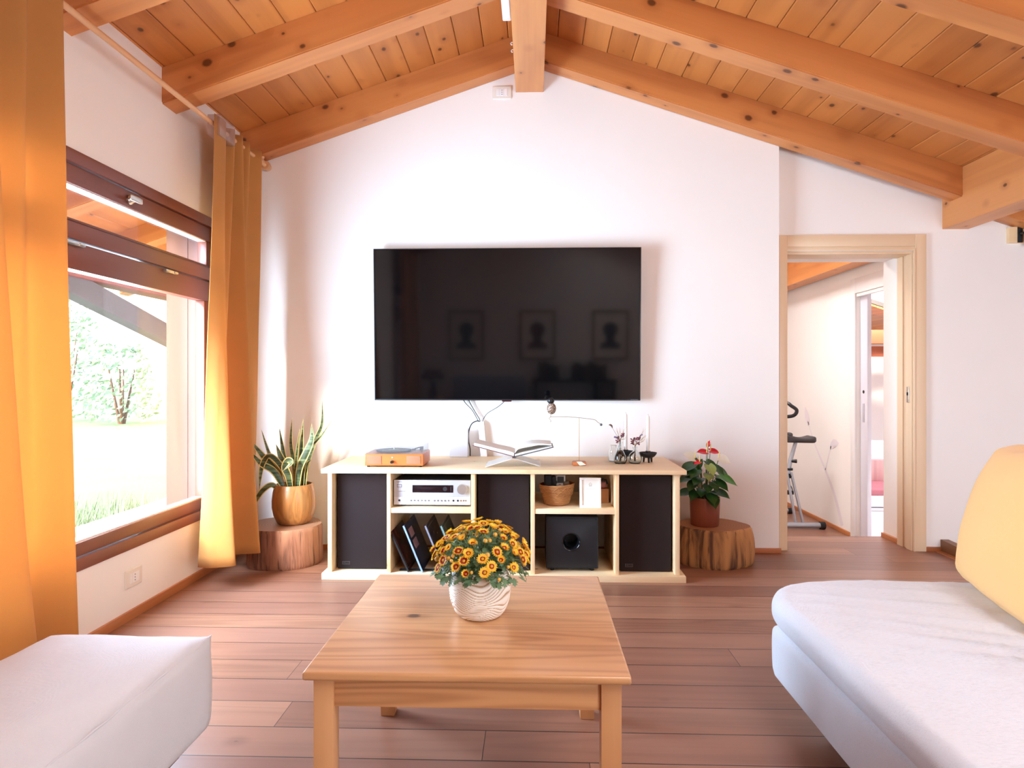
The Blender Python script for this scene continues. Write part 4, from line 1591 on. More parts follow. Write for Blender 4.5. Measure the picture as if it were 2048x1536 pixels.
mb = MB()
mb.prism(*plate((-0.262, ZS + 0.0005), (-0.110, 0.6505), 3.575, 3.79, 0.005))
mb.prism(*plate((-0.110, 0.6505), (0.095, 0.702), 3.64, 3.70, 0.005))
build('plate', mb, M['acrylic'], bs, 0)
mb = MB()
mb.prism(*plate((0.038, ZS + 0.006), (-0.106, 0.6505), 3.575, 3.79, -0.005))
mb.prism(*plate((-0.106, 0.6505), (-0.312, 0.702), 3.72, 3.78, -0.005))
build('plate', mb, M['acrylic'], bs, 0)
bo = thing('open_book', (-0.105, 3.70, 0.655), 'open hardcover book lying on the clear acrylic stand', 'book')
t = NT('book_page')
vv = t.coords()
t.bsdf(t.mix(t.noise(vv, 12, 2), S(232, 226, 216), S(242, 238, 230)), 0.8)
M['page'] = t.done()
t = NT('page_edges')
w = t.n('ShaderNodeTexWave', wave_type='BANDS', bands_direction='Z')
t.l(t.coords(), w.inputs['Vector'])
w.inputs['Scale'].default_value = 260
w.inputs['Distortion'].default_value = 1.5
t.bsdf(t.mix(w.outputs[1], S(206, 200, 194), S(240, 236, 230)), 0.8)
M['page_edges'] = t.done()
y0, y1 = 3.565, 3.80
mb = MB()
mb.prism(*plate((-0.105, 0.662), (-0.332, 0.7225), y0, y1, -0.0028))
build('cover', mb, plain('cover_red_grey', S(120, 70, 72), 0.5), bo)
mb = MB()
mb.prism(*plate((-0.102, 0.6625), (0.113, 0.7165), y0, y1, -0.0028))
build('cover', mb, plain('cover_grey', S(110, 106, 106), 0.5), bo)
mb = MB()
mb.box(-0.114, -0.094, y0, y1, 0.6545, 0.6625, 0.002)
build('spine', mb, plain('cover_spine', S(60, 56, 60), 0.5), bo)


def pages(prof_lo, prof_hi, name, mat):
    mb = MB()
    lo, hi = catmull(prof_lo, 20), catmull(prof_hi, 20)
    pts = [(p.x, y0 + 0.004, p.y) for p in lo] + [(p.x, y0 + 0.004, p.y) for p in reversed(hi)]
    mb.prism(pts, (0, y1 - y0 - 0.008, 0))
    return build(name, mb, mat, bo, 25)


pages([(-0.106, 0.6665, 0), (-0.20, 0.6915, 0), (-0.326, 0.7245, 0)], [(-0.104, 0.684, 0), (-0.135, 0.6945, 0), (-0.20, 0.7085, 0), (-0.322, 0.7385, 0)], 'page_block', M['page'])
pages([(-0.100, 0.6665, 0), (0.0, 0.691, 0), (0.106, 0.7175, 0)], [(-0.101, 0.675, 0), (-0.06, 0.687, 0), (0.0, 0.6985, 0), (0.104, 0.7205, 0)], 'page_block', M['page_edges'])
pages([(-0.099, 0.683, 0), (-0.08, 0.705, 0), (-0.04, 0.7225, 0), (0.02, 0.7275, 0), (0.10, 0.7265, 0)], [(-0.1015, 0.6835, 0), (-0.083, 0.709, 0), (-0.042, 0.7285, 0), (0.02, 0.736, 0), (0.102, 0.7315, 0)], 'raised_pages', M['page'])

# ------------------------------------------------------------------ balance sculpture
bl = thing('balance_sculpture', (0.262, 3.69, ZS), 'wire balance sculpture with speckled ball on a wooden base', 'sculpture')
M['wire'] = plain('bronze_wire', S(140, 112, 80), 0.4, 0.7)
mb = MB()
mb.puff(0.222, 0.300, 3.665, 3.725, ZS, ZS + 0.022, 0.006, 8)
build('base', mb, wood('base_orange_wood', S(140, 70, 30), S(190, 112, 60), S(206, 136, 84), axis=0, gs=2), bl)
mb = MB()
mb.tube([(0.262, 3.70, ZS + 0.020), (0.262, 3.70, 0.870)], 0.0016, 8)
build('rod', mb, plain('brass_rod', S(196, 160, 104), 0.35, 0.8), bl)
mb = MB()
mb.tube(catmull([(0.096, 3.70, 0.873), (0.107, 3.70, 0.8755), (0.18, 3.70, 0.876), (0.262, 3.70, 0.870), (0.345, 3.70, 0.860), (0.366, 3.70, 0.846), (0.381, 3.70, 0.836)], 40), 0.0014, 8)
build('arm', mb, M['wire'], bl)
mb = MB()
mb.ball((0.386, 3.70, 0.831), 0.0075)
build('counterweight', mb, plain('lead_grey', S(86, 92, 96), 0.35, 0.6), bl)
mb = MB()
mb.tube(catmull([(0.098, 3.70, 0.873), (0.092, 3.70, 0.866), (0.098, 3.70, 0.858), (0.103, 3.70, 0.850), (0.097, 3.70, 0.846)], 16), 0.0014, 6)
mb.tube([(0.100, 3.70, 0.873), (0.103, 3.70, 0.900)], 0.0014, 6)
build('hook', mb, M['wire'], bl)
t = NT('speckled_shell')
vo = t.n('ShaderNodeTexVoronoi', voronoi_dimensions='3D')
t.l(t.coords(), vo.inputs['Vector'])
vo.inputs['Scale'].default_value = 190
t.bsdf(t.mix(t.smooth(vo.outputs['Distance'], 0.18, 0.46), S(240, 236, 230), S(112, 82, 60)), 0.35)
M['speckle'] = t.done()
mb = MB()
mb.ball((0.105, 3.70, 0.922), (0.027, 0.027, 0.0335), 28, 18)
build('speckled_ball', mb, M['speckle'], bl)
mb = MB()
mb.ball((0.1015, 3.70, 0.966), (0.0195, 0.0195, 0.019), 24, 16)
mb.tube([(0.0885, 3.695, 0.964), (0.080, 3.69, 0.962)], [0.006, 0.001], 10)
build('black_cap', mb, M['black_plastic'], bl)
tg_ = MB()
tg_.prism([(0.243, 3.664, ZS + 0.024), (0.272, 3.664, ZS + 0.0235), (0.297, 3.658, ZS + 0.006), (0.262, 3.657, ZS + 0.0015)], (0, -0.0012, 0.0006))
build('paper_tag', tg_, plain('tag_paper', S(238, 230, 212), 0.8), bl, 0)

# ------------------------------------------------------------------ candle holders and candles
M['iron'] = plain('black_cast_iron', S(30, 31, 36), 0.55, bump=0.2, bs=200)
M['wax'] = plain('white_wax', S(244, 242, 238), 0.45, var=0.01, **{'Subsurface Weight': 0.2, 'Subsurface Radius': (0.01, 0.008, 0.006)})


def candle_holder(x, y, lab_h, lab_c, zc):
    h = thing('candle_holder', (x, y, ZS), lab_h, 'candle holder', 'black candle holders on the sideboard')
    mb = MB()
    mb.lathe([(0, 0.026), (0.024, 0.027), (0.036, 0.033), (0.0455, 0.044), (0.0515, 0.056), (0.0515, 0.058), (0.049, 0.058), (0.043, 0.047), (0.034, 0.038), (0.022, 0.034), (0, 0.033)], (x, y, ZS), 36)
    build('bowl', mb, M['iron'], h)
    mb = MB()
    mb.lathe([(0.009, 0.034), (0.0135, 0.036), (0.0145, 0.065), (0.0135, 0.0665), (0.0112, 0.0665), (0.0105, 0.045), (0, 0.045)], (x, y, ZS), 24)
    build('socket', mb, M['iron'], h)
    for a in (R(-90), R(30), R(150)):
        mb = MB()
        px, py = x + 0.024 * math.cos(a), y + 0.024 * math.sin(a)
        mb.tube([(px, py, ZS + 0.031), (x + 0.027 * math.cos(a), y + 0.027 * math.sin(a), ZS)], [0.0075, 0.0048], 12)
        build('leg', mb, M['iron'], h)
    c = thing('candle', (x, y, ZS + 0.0455), lab_c, 'candle', 'white taper candles')
    mb = MB()
    mb.lathe([(0, 0.0455), (0.0102, 0.0455), (0.0102, 0.07), (0.0098, zc - 0.012), (0.0075, zc - 0.004), (0.003, zc), (0, zc)], (x, y, ZS), 24)
    build('wax', mb, M['wax'], c)
    mb = MB()
    mb.tube([(x, y, ZS + zc - 0.001), (x + 0.0012, y, ZS + zc + 0.008)], 0.0012, 6)
    build('wick', mb, plain('wick_' + str(int(x * 1000)), S(210, 200, 186), 0.8), c)
    return h


candle_holder(0.674, 3.835, 'black three-legged bowl candle holder at the right, clear of the glass vases', 'white taper candle in the rightmost black holder', 0.275)
candle_holder(0.554, 3.905, 'black bowl candle holder partly hidden behind the glass vases', 'white taper candle standing behind the glass vases', 0.283)

# ------------------------------------------------------------------ glass vases with dried flowers
t = NT('vase_glass')
gl = t.n('ShaderNodeBsdfGlass')
gl.inputs['Roughness'].default_value = 0.0
gl.inputs['IOR'].default_value = 1.45
gl.inputs['Color'].default_value = (0.97, 0.985, 0.98, 1)
M['vase_glass'] = t.done(gl)


def vase(x, y, prof, label, sprigs, seed):
    rnd = random.Random(seed)
    v_ = thing('glass_vase', (x, y, ZS), label, 'vase', 'small clear glass vases on the sideboard')
    mb = MB()
    th = 0.0022
    inner = [(max(r - th, 0.0), z + (0.004 if i == 0 else 0)) for i, (r, z) in enumerate(prof)]
    inner = [(0, inner[0][1])] + [(r, max(z, inner[0][1])) for r, z in inner]
    full = [(0, prof[0][1])] + prof + list(reversed(inner))
    mb.lathe(full, (x, y, ZS), 36)
    build('glass', mb, M['vase_glass'], v_, 50)
    top = prof[-1][1]
    if sprigs:
        b_ = thing('dried_flowers', (x, y, ZS + 0.01), sprigs[0], 'dried flowers', 'dried flower bunches')
        for (dx, dz, kind) in sprigs[1:]:
            mb = MB()
            p0 = Vector((x + rnd.uniform(-.005, .005), y + rnd.uniform(-.005, .005), ZS + 0.012))
            p1 = Vector((x + 0.2 * dx * 0.3, y, ZS + top))
            p2 = Vector((x + dx, y + rnd.uniform(-.025, .025), ZS + dz))
            pts = catmull([p0, p1, p1.lerp(p2, .5) + Vector((0, 0, .004)), p2], 14)
            mb.tube(pts, 0.0009, 5)
            sm = build('stem', mb, bpy.data.materials.get('stem_brown') or plain('stem_brown', S(140, 110, 80), 0.8), b_)
            mb = MB()
            if kind == 'lavender':
                for k in range(9):
                    q = pts[-1 - min(k // 2, 5)] + Vector((rnd.uniform(-.005, .005), rnd.uniform(-.005, .005), rnd.uniform(-.004, .004)))
                    mb.ball(q, (0.0032, 0.0032, 0.0045), 8, 6)
                mt = bpy.data.materials.get('dry_lavender') or plain('dry_lavender', S(120, 104, 140), 0.9)
            elif kind == 'rose':
                for k in range(10):
                    q = pts[-1] + Vector((rnd.uniform(-.009, .009), rnd.uniform(-.009, .009), rnd.uniform(-.012, .006)))
                    mb.ball(q, (0.0045, 0.0045, 0.0035), 8, 6)
                mt = bpy.data.materials.get('dry_rose') or plain('dry_rose', S(136, 78, 84), 0.9, var=0.2, vs=120)
            elif kind == 'grass':
                for k in range(12):
                    q = pts[-1 - (k % 6)]
                    d = Vector((dx * rnd.uniform(.0, .5) + rnd.uniform(-.006, .006), rnd.uniform(-.006, .006), rnd.uniform(.012, .028)))
                    mb.tube([q, q + d], [0.0006, 0.0003], 4)
                mt = bpy.data.materials.get('dry_grass') or plain('dry_grass', S(206, 180, 140), 0.9)
            else:
                pc = pts[-1]
                mb.tube(catmull([pc, pc + Vector((-.004, 0, .012)), pc + Vector((-.012, 0, .018)), pc + Vector((-.020, 0, .018))], 12), [0.002 + 0.0035 * math.sin(math.pi * k / 11) for k in range(12)], 8)
                mt = bpy.data.materials.get('dry_pod') or plain('dry_pod', S(104, 78, 66), 0.85)
            build('flower_head', mb, mt, sm)
    return v_


round_prof = [(0.028, 0.0), (0.037, 0.010), (0.0405, 0.026), (0.038, 0.043), (0.028, 0.058), (0.0135, 0.070), (0.0105, 0.080), (0.0125, 0.095), (0.0125, 0.097)]
slim_prof = [(0.030, 0.0), (0.035, 0.008), (0.0365, 0.026), (0.033, 0.045), (0.022, 0.066), (0.0135, 0.086), (0.0115, 0.104), (0.0135, 0.125), (0.0135, 0.127)]
vase(0.503, 3.775, slim_prof, 'taller clear glass vase with lavender sprigs left of the candles',
     ['dried lavender and rose sprigs with one tall curved pod in the taller vase', (-0.045, 0.205, 'pod'), (-0.030, 0.155, 'lavender'), (-0.012, 0.148, 'rose'), (0.012, 0.170, 'rose'), (0.022, 0.165, 'lavender'), (0.0, 0.19, 'grass'), (0.03, 0.20, 'grass'), (-0.02, 0.19, 'grass'), (0.028, 0.14, 'grass'), (-0.016, 0.130, 'rose')], 3)
vase(0.590, 3.785, round_prof, 'round clear glass vase with dried rose sprigs between the candles',
     ['dried dusty rose sprigs fanning right from the round vase', (-0.012, 0.135, 'rose'), (0.004, 0.145, 'rose'), (0.018, 0.148, 'rose'), (0.045, 0.180, 'grass'), (0.048, 0.150, 'grass'), (0.045, 0.130, 'grass'), (0.035, 0.165, 'lavender'), (-0.010, 0.118, 'rose'), (0.015, 0.120, 'rose')], 5)
vase(0.478, 3.875, [(0.026, 0.0), (0.030, 0.006), (0.030, 0.055), (0.024, 0.072), (0.017, 0.082), (0.017, 0.094), (0.019, 0.096)], 'small clear glass jar standing behind the taller vase', None, 1)

# ================================================================== STUMPS, PLANTS
def stump_mat(name, a, b, c):
    t = NT(name)
    v = t.coords((16, 16, 1.6))
    n = t.noise(v, 1.0, 4, 0.65, 0.8)
    n2 = t.noise(t.coords((5, 5, 1.2)), 1.0, 2)
    n3 = t.noise(t.coords((42, 42, 3.5)), 1.0, 3, 0.6)
    col = t.mix(t.smooth(n, 0.34, 0.66), a, b)
    col = t.mix(t.smooth(n2, 0.50, 0.66), col, c)
    col = t.mix(t.math('MULTIPLY', t.smooth(n3, 0.54, 0.70), 0.75), col, tuple(q * 0.25 for q in a[:3]) + (1,))
    t.bsdf(col, 0.7)
    t.bump(t.math('ADD', n, n3), 0.5, 0.006)
    return t.done()


def cut_mat(name, a, b):
    t = NT(name)
    v = t.coords()
    ln = t.n('ShaderNodeVectorMath', operation='LENGTH')
    mp = t.n('ShaderNodeMapping')
    t.l(v, mp.inputs[0])
    mp.inputs['Scale'].default_value = (1, 1, 0)
    t.l(mp.outputs[0], ln.inputs[0])
    n = t.noise(v, 8, 2)
    r = t.math('SINE', t.math('ADD', t.math('MULTIPLY', ln.outputs['Value'], 420.0), t.math('MULTIPLY', n, 9.0)))
    t.bsdf(t.mix(t.math('ADD', t.math('MULTIPLY', r, 0.25), 0.5), a, b), 0.55)
    return t.done()


def stump(x, y, rx, ry, h, label, m_side, m_top, seed, lean=0.0):
    s = thing('tree_stump', (x, y, 0), label, 'tree stump', 'tree stumps used as plant stands')

    def rad(a, f):
        n = noise.noise(Vector((math.cos(a) * 1.3 + seed, math.sin(a) * 1.3, f * 0.35))) * 0.10
        n += noise.noise(Vector((math.cos(a) * 6 + seed, math.sin(a) * 6, f * 0.4))) * 0.014
        n += noise.noise(Vector((math.cos(a) * 17 + seed, math.sin(a) * 17, f * 0.5))) * 0.007
        n += 0.05 * math.sin(math.pi * f) * max(0.0, math.cos(a) + 0.2) if seed > 5 else 0.0
        return 1.0 + n - lean * f
    mb = MB()
    NS, NZ = 110, 16
    rows_ = []
    for j in range(NZ):
        f = j / (NZ - 1)
        edge = 0.97 if j in (0, NZ - 1) else 1.0
        rows_.append([mb.bm.verts.new((x + rx * rad(a, f) * edge * math.cos(a), y + ry * rad(a, f) * edge * math.sin(a), h * f)) for a in [2 * math.pi * k / NS for k in range(NS)]])
    for p, q in zip(rows_, rows_[1:]):
        for k in range(NS):
            mb.bm.faces.new((p[k], p[(k + 1) % NS], q[(k + 1) % NS], q[k]))
    mb.bm.faces.new(list(reversed(rows_[0])))
    build('bark', mb, m_side, s, 60)
    mb = MB()
    ring = [(x + rx * rad(a, 1) * 0.972 * math.cos(a), y + ry * rad(a, 1) * 0.972 * math.sin(a), h) for a in [2 * math.pi * k / NS for k in range(NS)]]
    mb.prism([(p[0], p[1], h - 0.004) for p in ring], (0, 0, 0.004))
    build('cut_face', mb, m_top, s, 20)
    return s


stump(-1.478, 3.845, 0.225, 0.215, 0.225, 'reddish brown tree stump under the snake plant by the curtain', stump_mat('stump_red', S(96, 58, 42), S(150, 100, 76), S(176, 126, 98)), cut_mat('stump_cut_grey', S(150, 112, 90), S(178, 142, 118)), 3.1, 0.03)
stump(1.072, 3.925, 0.222, 0.190, 0.222, 'dark and tan tree stump under the red anthurium', stump_mat('stump_tan', S(74, 48, 40), S(190, 140, 90), S(206, 156, 100)), cut_mat('stump_cut_tan', S(150, 98, 60), S(180, 124, 80)), 8.4, 0.05)

# ------------------------------------------------------------------ snake plant in a wooden pot
p1 = thing('planter', (-1.437, 3.865, 0.225), 'round golden brown wooden planter on the left stump', 'planter')
PX, PY = -1.437, 3.865
mb = MB()
mb.lathe([(0, 0.0), (0.082, 0.0), (0.098, 0.012), (0.116, 0.05), (0.1265, 0.10), (0.127, 0.14), (0.121, 0.19), (0.112, 0.225), (0.110, 0.234), (0.103, 0.236), (0.100, 0.228), (0.100, 0.205), (0, 0.205)], (PX, PY, 0.225), 64)
build('bowl', mb, wood('mango_wood', S(92, 54, 26), S(166, 112, 62), S(200, 150, 92), axis=2, rough=0.32, ring=60, gs=2.4, knots=0.9, kscale=14, fiber=0.5, ringmix=0.6), p1)
M['soil'] = plain('potting_soil', S(52, 38, 30), 0.95, var=0.2, vs=60, bump=0.8)
mb = MB()
mb.lathe([(0, 0.209), (0.099, 0.207)], (PX, PY, 0.225), 40)
build('soil', mb, M['soil'], p1)
t = NT('snake_leaf')
uvn = t.n('ShaderNodeAttribute')
uvn.attribute_name = 'across'
n = t.noise(t.coords((6, 6, 70)), 1.0, 3)
col = t.mix(t.smooth(n, 0.4, 0.62), S(46, 66, 44), S(100, 122, 92))
edge = t.smooth(uvn.outputs['Fac'], 0.70, 0.80)
col = t.mix(edge, col, S(222, 206, 128))
t.bsdf(col, 0.38)
M['snake'] = t.done()


def blade(mb, pts, wid, face, fold=0.25):
    """long leaf: centre line pts, half widths wid, leaf normal near face; 'across' = 0 at midrib, 1 at margin"""
    n_ = len(pts)
    lay = mb.bm.verts.layers.float.get('across') or mb.bm.verts.layers.float.new('across')
    rows_ = []
    for i, p in enumerate(pts):
        tn = (pts[min(i + 1, n_ - 1)] - pts[max(i - 1, 0)]).normalized()
        sd = tn.cross(Vector(face))
        sd = sd.normalized() if sd.length > 1e-4 else tn.orthogonal().normalized()
        nn = sd.cross(tn).normalized()
        w = wid(i / (n_ - 1))
        row = []
        for k in (-1, -0.74, -0.4, 0, 0.4, 0.74, 1):
            v_ = mb.bm.verts.new(p + sd * (w * k) - nn * (w * fold * (1 - abs(k)) ))
            v_[lay] = abs(k)
            row.append(v_)
        rows_.append(row)
    for a_, b_ in zip(rows_, rows_[1:]):
        for k in range(6):
            mb.bm.faces.new((a_[k], a_[k + 1], b_[k + 1], b_[k]))


sp = thing('snake_plant', (PX, PY, 0.432), 'snake plant with yellow edged leaves in the wooden planter', 'plant')
# (base dx, dy), waypoints (dx, dy, dz above rim), half width, face direction
leaves = [
    ((-0.03, 0.02), [(-0.055, 0.02, 0.10), (-0.075, 0.02, 0.20), (-0.098, 0.02, 0.345)], 0.016, (0.2, -1, 0.2)),
    ((0.00, 0.03), [(-0.012, 0.03, 0.12), (-0.03, 0.03, 0.24), (-0.022, 0.03, 0.395)], 0.015, (-0.1, -1, 0.1)),
    ((0.03, 0.02), [(0.035, 0.02, 0.12), (0.040, 0.02, 0.24), (0.052, 0.01, 0.39)], 0.015, (0.4, -1, 0.1)),
    ((0.03, -0.03), [(0.045, -0.03, 0.10), (0.085, -0.03, 0.19), (0.118, -0.03, 0.27), (0.118, -0.03, 0.365)], 0.026, (-0.2, -1, 0.2)),
    ((0.05, 0.0), [(0.065, 0.0, 0.12), (0.10, 0.0, 0.22), (0.16, 0.0, 0.28), (0.245, -0.02, 0.395)], 0.024, (-0.5, -0.6, 0.8)),
    ((0.04, 0.05), [(0.07, 0.06, 0.14), (0.115, 0.06, 0.27), (0.150, 0.06, 0.36), (0.155, 0.05, 0.50)], 0.014, (0.6, -0.8, 0)),
    ((0.02, 0.05), [(0.035, 0.05, 0.10), (0.055, 0.05, 0.18), (0.085, 0.05, 0.29)], 0.017, (0.2, -1, 0)),
    ((-0.06, 0.0), [(-0.10, 0.0, 0.10), (-0.15, 0.0, 0.18), (-0.20, 0.0, 0.33)], 0.014, (0.5, -1, 0.2)),
    ((-0.05, -0.02), [(-0.11, -0.02, 0.09), (-0.19, -0.02, 0.18), (-0.26, -0.02, 0.27)], 0.022, (0.3, -0.8, 0.6)),
    ((-0.04, -0.04), [(-0.10, -0.05, 0.08), (-0.18, -0.05, 0.13), (-0.26, -0.04, 0.21)], 0.024, (0.3, -0.7, 0.7)),
    ((0.0, -0.04), [(-0.04, -0.06, 0.09), (-0.09, -0.06, 0.155), (-0.13, -0.06, 0.175), (-0.165, -0.06, 0.13), (-0.180, -0.06, 0.05), (-0.185, -0.06, -0.03)], 0.021, (0.3, -0.7, 0.75)),
    ((0.0, -0.05), [(-0.005, -0.08, 0.06), (-0.02, -0.09, 0.11), (0.0, -0.10, 0.155), (0.025, -0.11, 0.14), (-0.02, -0.12, 0.095)], 0.024, (0.1, -0.8, 0.6)),
    ((-0.02, 0.0), [(-0.045, -0.02, 0.10), (-0.075, -0.02, 0.17), (-0.105, -0.01, 0.24)], 0.021, (0.3, -1, 0.3)),
    ((-0.07, -0.05), [(-0.11, -0.07, 0.005), (-0.16, -0.08, -0.03), (-0.20, -0.08, -0.09), (-0.225, -0.08, -0.145)], 0.021, (0.2, -0.8, 0.7)),
    ((0.065, 0.0), [(0.07, 0.0, 0.07), (0.08, 0.0, 0.12), (0.105, 0.0, 0.145)], 0.012, (0.2, -1, 0.2)),
    ((0.01, 0.0), [(0.01, 0.0, 0.10), (0.02, 0.0, 0.20), (0.04, -0.01, 0.33)], 0.014, (-0.5, -1, 0)),
]
for (dx, dy), way, hw, face in leaves:
    pts = catmull([Vector((PX + dx, PY + dy, 0.432))] + [Vector((PX + a, PY + b, 0.459 + c)) for a, b, c in way], 20)
    mb = MB()
    blade(mb, pts, lambda f, hw=hw: 0.82 * hw * (0.62 + 0.55 * math.sin(math.pi * min(1, f * 0.95 + 0.05)) ** 0.8) * (1 - f ** 5) + 0.0004, face)
    o = build('leaf', mb, M['snake'], sp, 180)
    sd = o.modifiers.new('thick', 'SOLIDIFY')
    sd.thickness = 0.0018

# ------------------------------------------------------------------ anthurium in a terracotta pot
AX, AY, AZ = 1.022, 3.905, 0.222
p2 = thing('planter', (AX, AY, AZ), 'plain terracotta brown cylinder pot on the right stump', 'planter')
mb = MB()
mb.lathe([(0, 0), (0.078, 0), (0.082, 0.006), (0.0875, 0.165), (0.086, 0.169), (0.082, 0.168), (0.079, 0.145), (0, 0.145)], (AX, AY, AZ), 56)
build('pot', mb, plain('terracotta_brown', S(134, 70, 48), 0.5, var=0.03), p2)
mb = MB()
mb.lathe([(0, 0.149), (0.079, 0.148)], (AX, AY, AZ), 40)
build('soil', mb, M['soil'], p2)


def leaf_mat(name, a, b, rough=0.3, tr=0.0):
    t = NT(name)
    n = t.noise(t.coords(), 30, 3)
    at = t.n('ShaderNodeAttribute')
    at.attribute_name = 'across'
    col = t.mix(n, a, b)
    col = t.mix(t.math('MULTIPLY', t.math('SUBTRACT', 1.0, t.smooth(at.outputs['Fac'], 0.0, 0.16)), 0.4), col, b)
    t.bsdf(col, rough)
    if tr:
        ts = t.n('ShaderNodeBsdfTranslucent')
        t.l(col, ts.inputs[0])
        mx = t.n('ShaderNodeMixShader')
        mx.inputs[0].default_value = tr
        t.l(t.b.outputs[0], mx.inputs[1])
        t.l(ts.outputs[0], mx.inputs[2])
        return t.done(mx)
    return t.done()


M['leaf_dark'] = leaf_mat('anthurium_leaf', S(18, 50, 24), S(54, 104, 44), 0.3, 0.1)
M['leaf_lime'] = leaf_mat('anthurium_young_leaf', S(118, 140, 62), S(170, 182, 104), 0.35, 0.15)
M['spathe_red'] = leaf_mat('red_spathe', S(178, 20, 36), S(214, 44, 58), 0.25)
M['spathe_white'] = leaf_mat('cream_spathe', S(228, 226, 208), S(242, 240, 226), 0.35, 0.15)
M['spadix'] = plain('spadix_yellow', S(228, 206, 130), 0.6)
M['green_stem'] = plain('green_stem', S(74, 110, 50), 0.5)


def heart(c, along, face, L, Wd, cup=0.12, droop=0.25):
    """heart shaped leaf: stalk joint at c, pointing along, upper side towards face"""
    a = Vector(along).normalized()
    f = Vector(face)
    f = (f - a * f.dot(a)).normalized()
    s = a.cross(f)
    mb = MB()
    lay = mb.bm.verts.layers.float.new('across')
    NU = 11
    rows_ = []
    for i in range(NU):
        u = i / (NU - 1)
        w = Wd * 0.5 * (math.sin(math.pi * min(1.0, u * 0.86 + 0.17)) ** 0.75) * (1 - u ** 6) + 0.0003
        back = -0.16 * L
        row = []
        for k in range(-4, 5):
            q = k / 4
            lobe = back * abs(q) ** 0.7 * (1 - u) ** 2.0 * 1.3
            p = Vector(c) + a * (L * u + lobe) + s * (w * q) + f * (cup * w * abs(q) ** 1.6 - droop * L * u * u)
            v_ = mb.bm.verts.new(p)
            v_[lay] = abs(q)
            row.append(v_)
        rows_.append(row)
    for p, q in zip(rows_, rows_[1:]):
        for k in range(8):
            mb.bm.faces.new((p[k], p[k + 1], q[k + 1], q[k]))
    return mb


an = thing('anthurium', (AX, AY, AZ + 0.149), 'flowering anthurium with red and white blooms in the terracotta pot', 'plant')
rnd = random.Random(11)


def stalk(p, q, r=0.0022):
    mb = MB()
    m_ = p.lerp(q, 0.55) + Vector((0, 0, 0.02))
    mb.tube(catmull([p, m_, q], 10), r, 6)
    return build('stem', mb, M['green_stem'], an)


root = Vector((AX, AY, AZ + 0.148))
lv = [(-0.105, -0.03, 0.215, 'd'), (-0.075, -0.06, 0.185, 'd'), (-0.115, 0.0, 0.14, 'd'), (-0.095, -0.05, 0.115, 'd'), (-0.06, -0.085, 0.14, 'd'), (-0.12, -0.02, 0.055, 'd'),
      (-0.045, -0.085, 0.075, 'd'), (0.0, -0.095, 0.10, 'd'), (0.04, -0.085, 0.115, 'd'), (0.075, -0.06, 0.12, 'd'), (0.055, -0.03, 0.205, 'd'), (0.095, 0.0, 0.19, 'd'),
      (0.06, -0.07, 0.06, 'd'), (0.10, -0.03, 0.06, 'd'), (0.02, -0.09, 0.055, 'd'), (-0.02, 0.06, 0.21, 'd'), (0.05, 0.06, 0.22, 'd'), (-0.07, 0.05, 0.20, 'd'),
      (-0.05, 0.0, 0.235, 'd'), (0.02, 0.0, 0.23, 'd'), (0.03, -0.09, 0.03, 'd'), (-0.085, -0.055, 0.06, 'd'), (0.10, 0.03, 0.13, 'd'), (-0.09, 0.03, 0.17, 'd'),
      (0.0, -0.10, 0.165, 'l'), (0.01, -0.085, 0.215, 'l')]
for dx, dy, dz, kd in lv:
    c = root + Vector((dx * 0.72, dy * 0.72, dz))
    stalk(root + Vector((dx * 0.25, dy * 0.25, 0)), c)
    al = Vector((dx + rnd.uniform(-.03, .03), dy - 0.03, -0.03 + rnd.uniform(-.03, .02)))
    L = rnd.uniform(0.075, 0.098)
    mb = heart(c, al, Vector((dx * 0.5, dy * 0.5 - 0.35, 0.8)), L, L * 0.78, 0.15, 0.28)
    build('leaf', mb, M['leaf_lime'] if kd == 'l' else M['leaf_dark'], an, 180)
mb = heart(root + Vector((0.075, -0.05, 0.155)), (0.9, -0.3, -0.38), (0.2, -0.5, 0.8), 0.115, 0.075, 0.12, 0.2)
build('leaf', mb, leaf_mat('anthurium_bright_leaf', S(40, 110, 36), S(92, 160, 64), 0.3, 0.15), an, 180)
fl = [((-0.075, -0.05, 0.255), (-0.75, -0.2, 0.35), (0.25, -0.8, 0.55), 0.075, 0.062, 'spathe_white'),
      ((0.075, -0.03, 0.255), (0.85, -0.1, -0.35), (-0.1, -0.75, 0.6), 0.078, 0.060, 'spathe_white'),
      ((0.005, -0.02, 0.285), (-0.9, -0.15, 0.1), (0.1, -0.55, 0.8), 0.062, 0.050, 'spathe_red'),
      ((0.030, -0.01, 0.292), (0.9, -0.2, -0.12), (0.0, -0.6, 0.8), 0.058, 0.048, 'spathe_red'),
      ((0.020, 0.0, 0.318), (0.25, -0.1, 1.0), (-0.4, -0.9, 0.1), 0.040, 0.026, 'spathe_red'),
      ((-0.045, -0.055, 0.235), (-0.8, -0.4, -0.25), (0, -0.6, 0.8), 0.045, 0.034, 'spathe_red')]
for c, al, fc, L, Wd, mt in fl:
    cc = root + Vector(c)
    stalk(root + Vector((c[0] * 0.3, c[1] * 0.3, 0)), cc, 0.0018)
    o = build('bloom', heart(cc, al, fc, L, Wd, 0.25, 0.1), M[mt], an, 180)
    mb = MB()
    f_ = Vector(fc).normalized()
    mb.tube(catmull([cc + f_ * 0.002, cc + f_ * 0.014 + Vector((0, 0, 0.01)), cc + f_ * 0.018 + Vector((0, 0, 0.034))], 8), [0.0032, 0.0034, 0.0034, 0.0032, 0.003, 0.0026, 0.002, 0.001], 8)
    build('spadix', mb, M['spadix'], o)

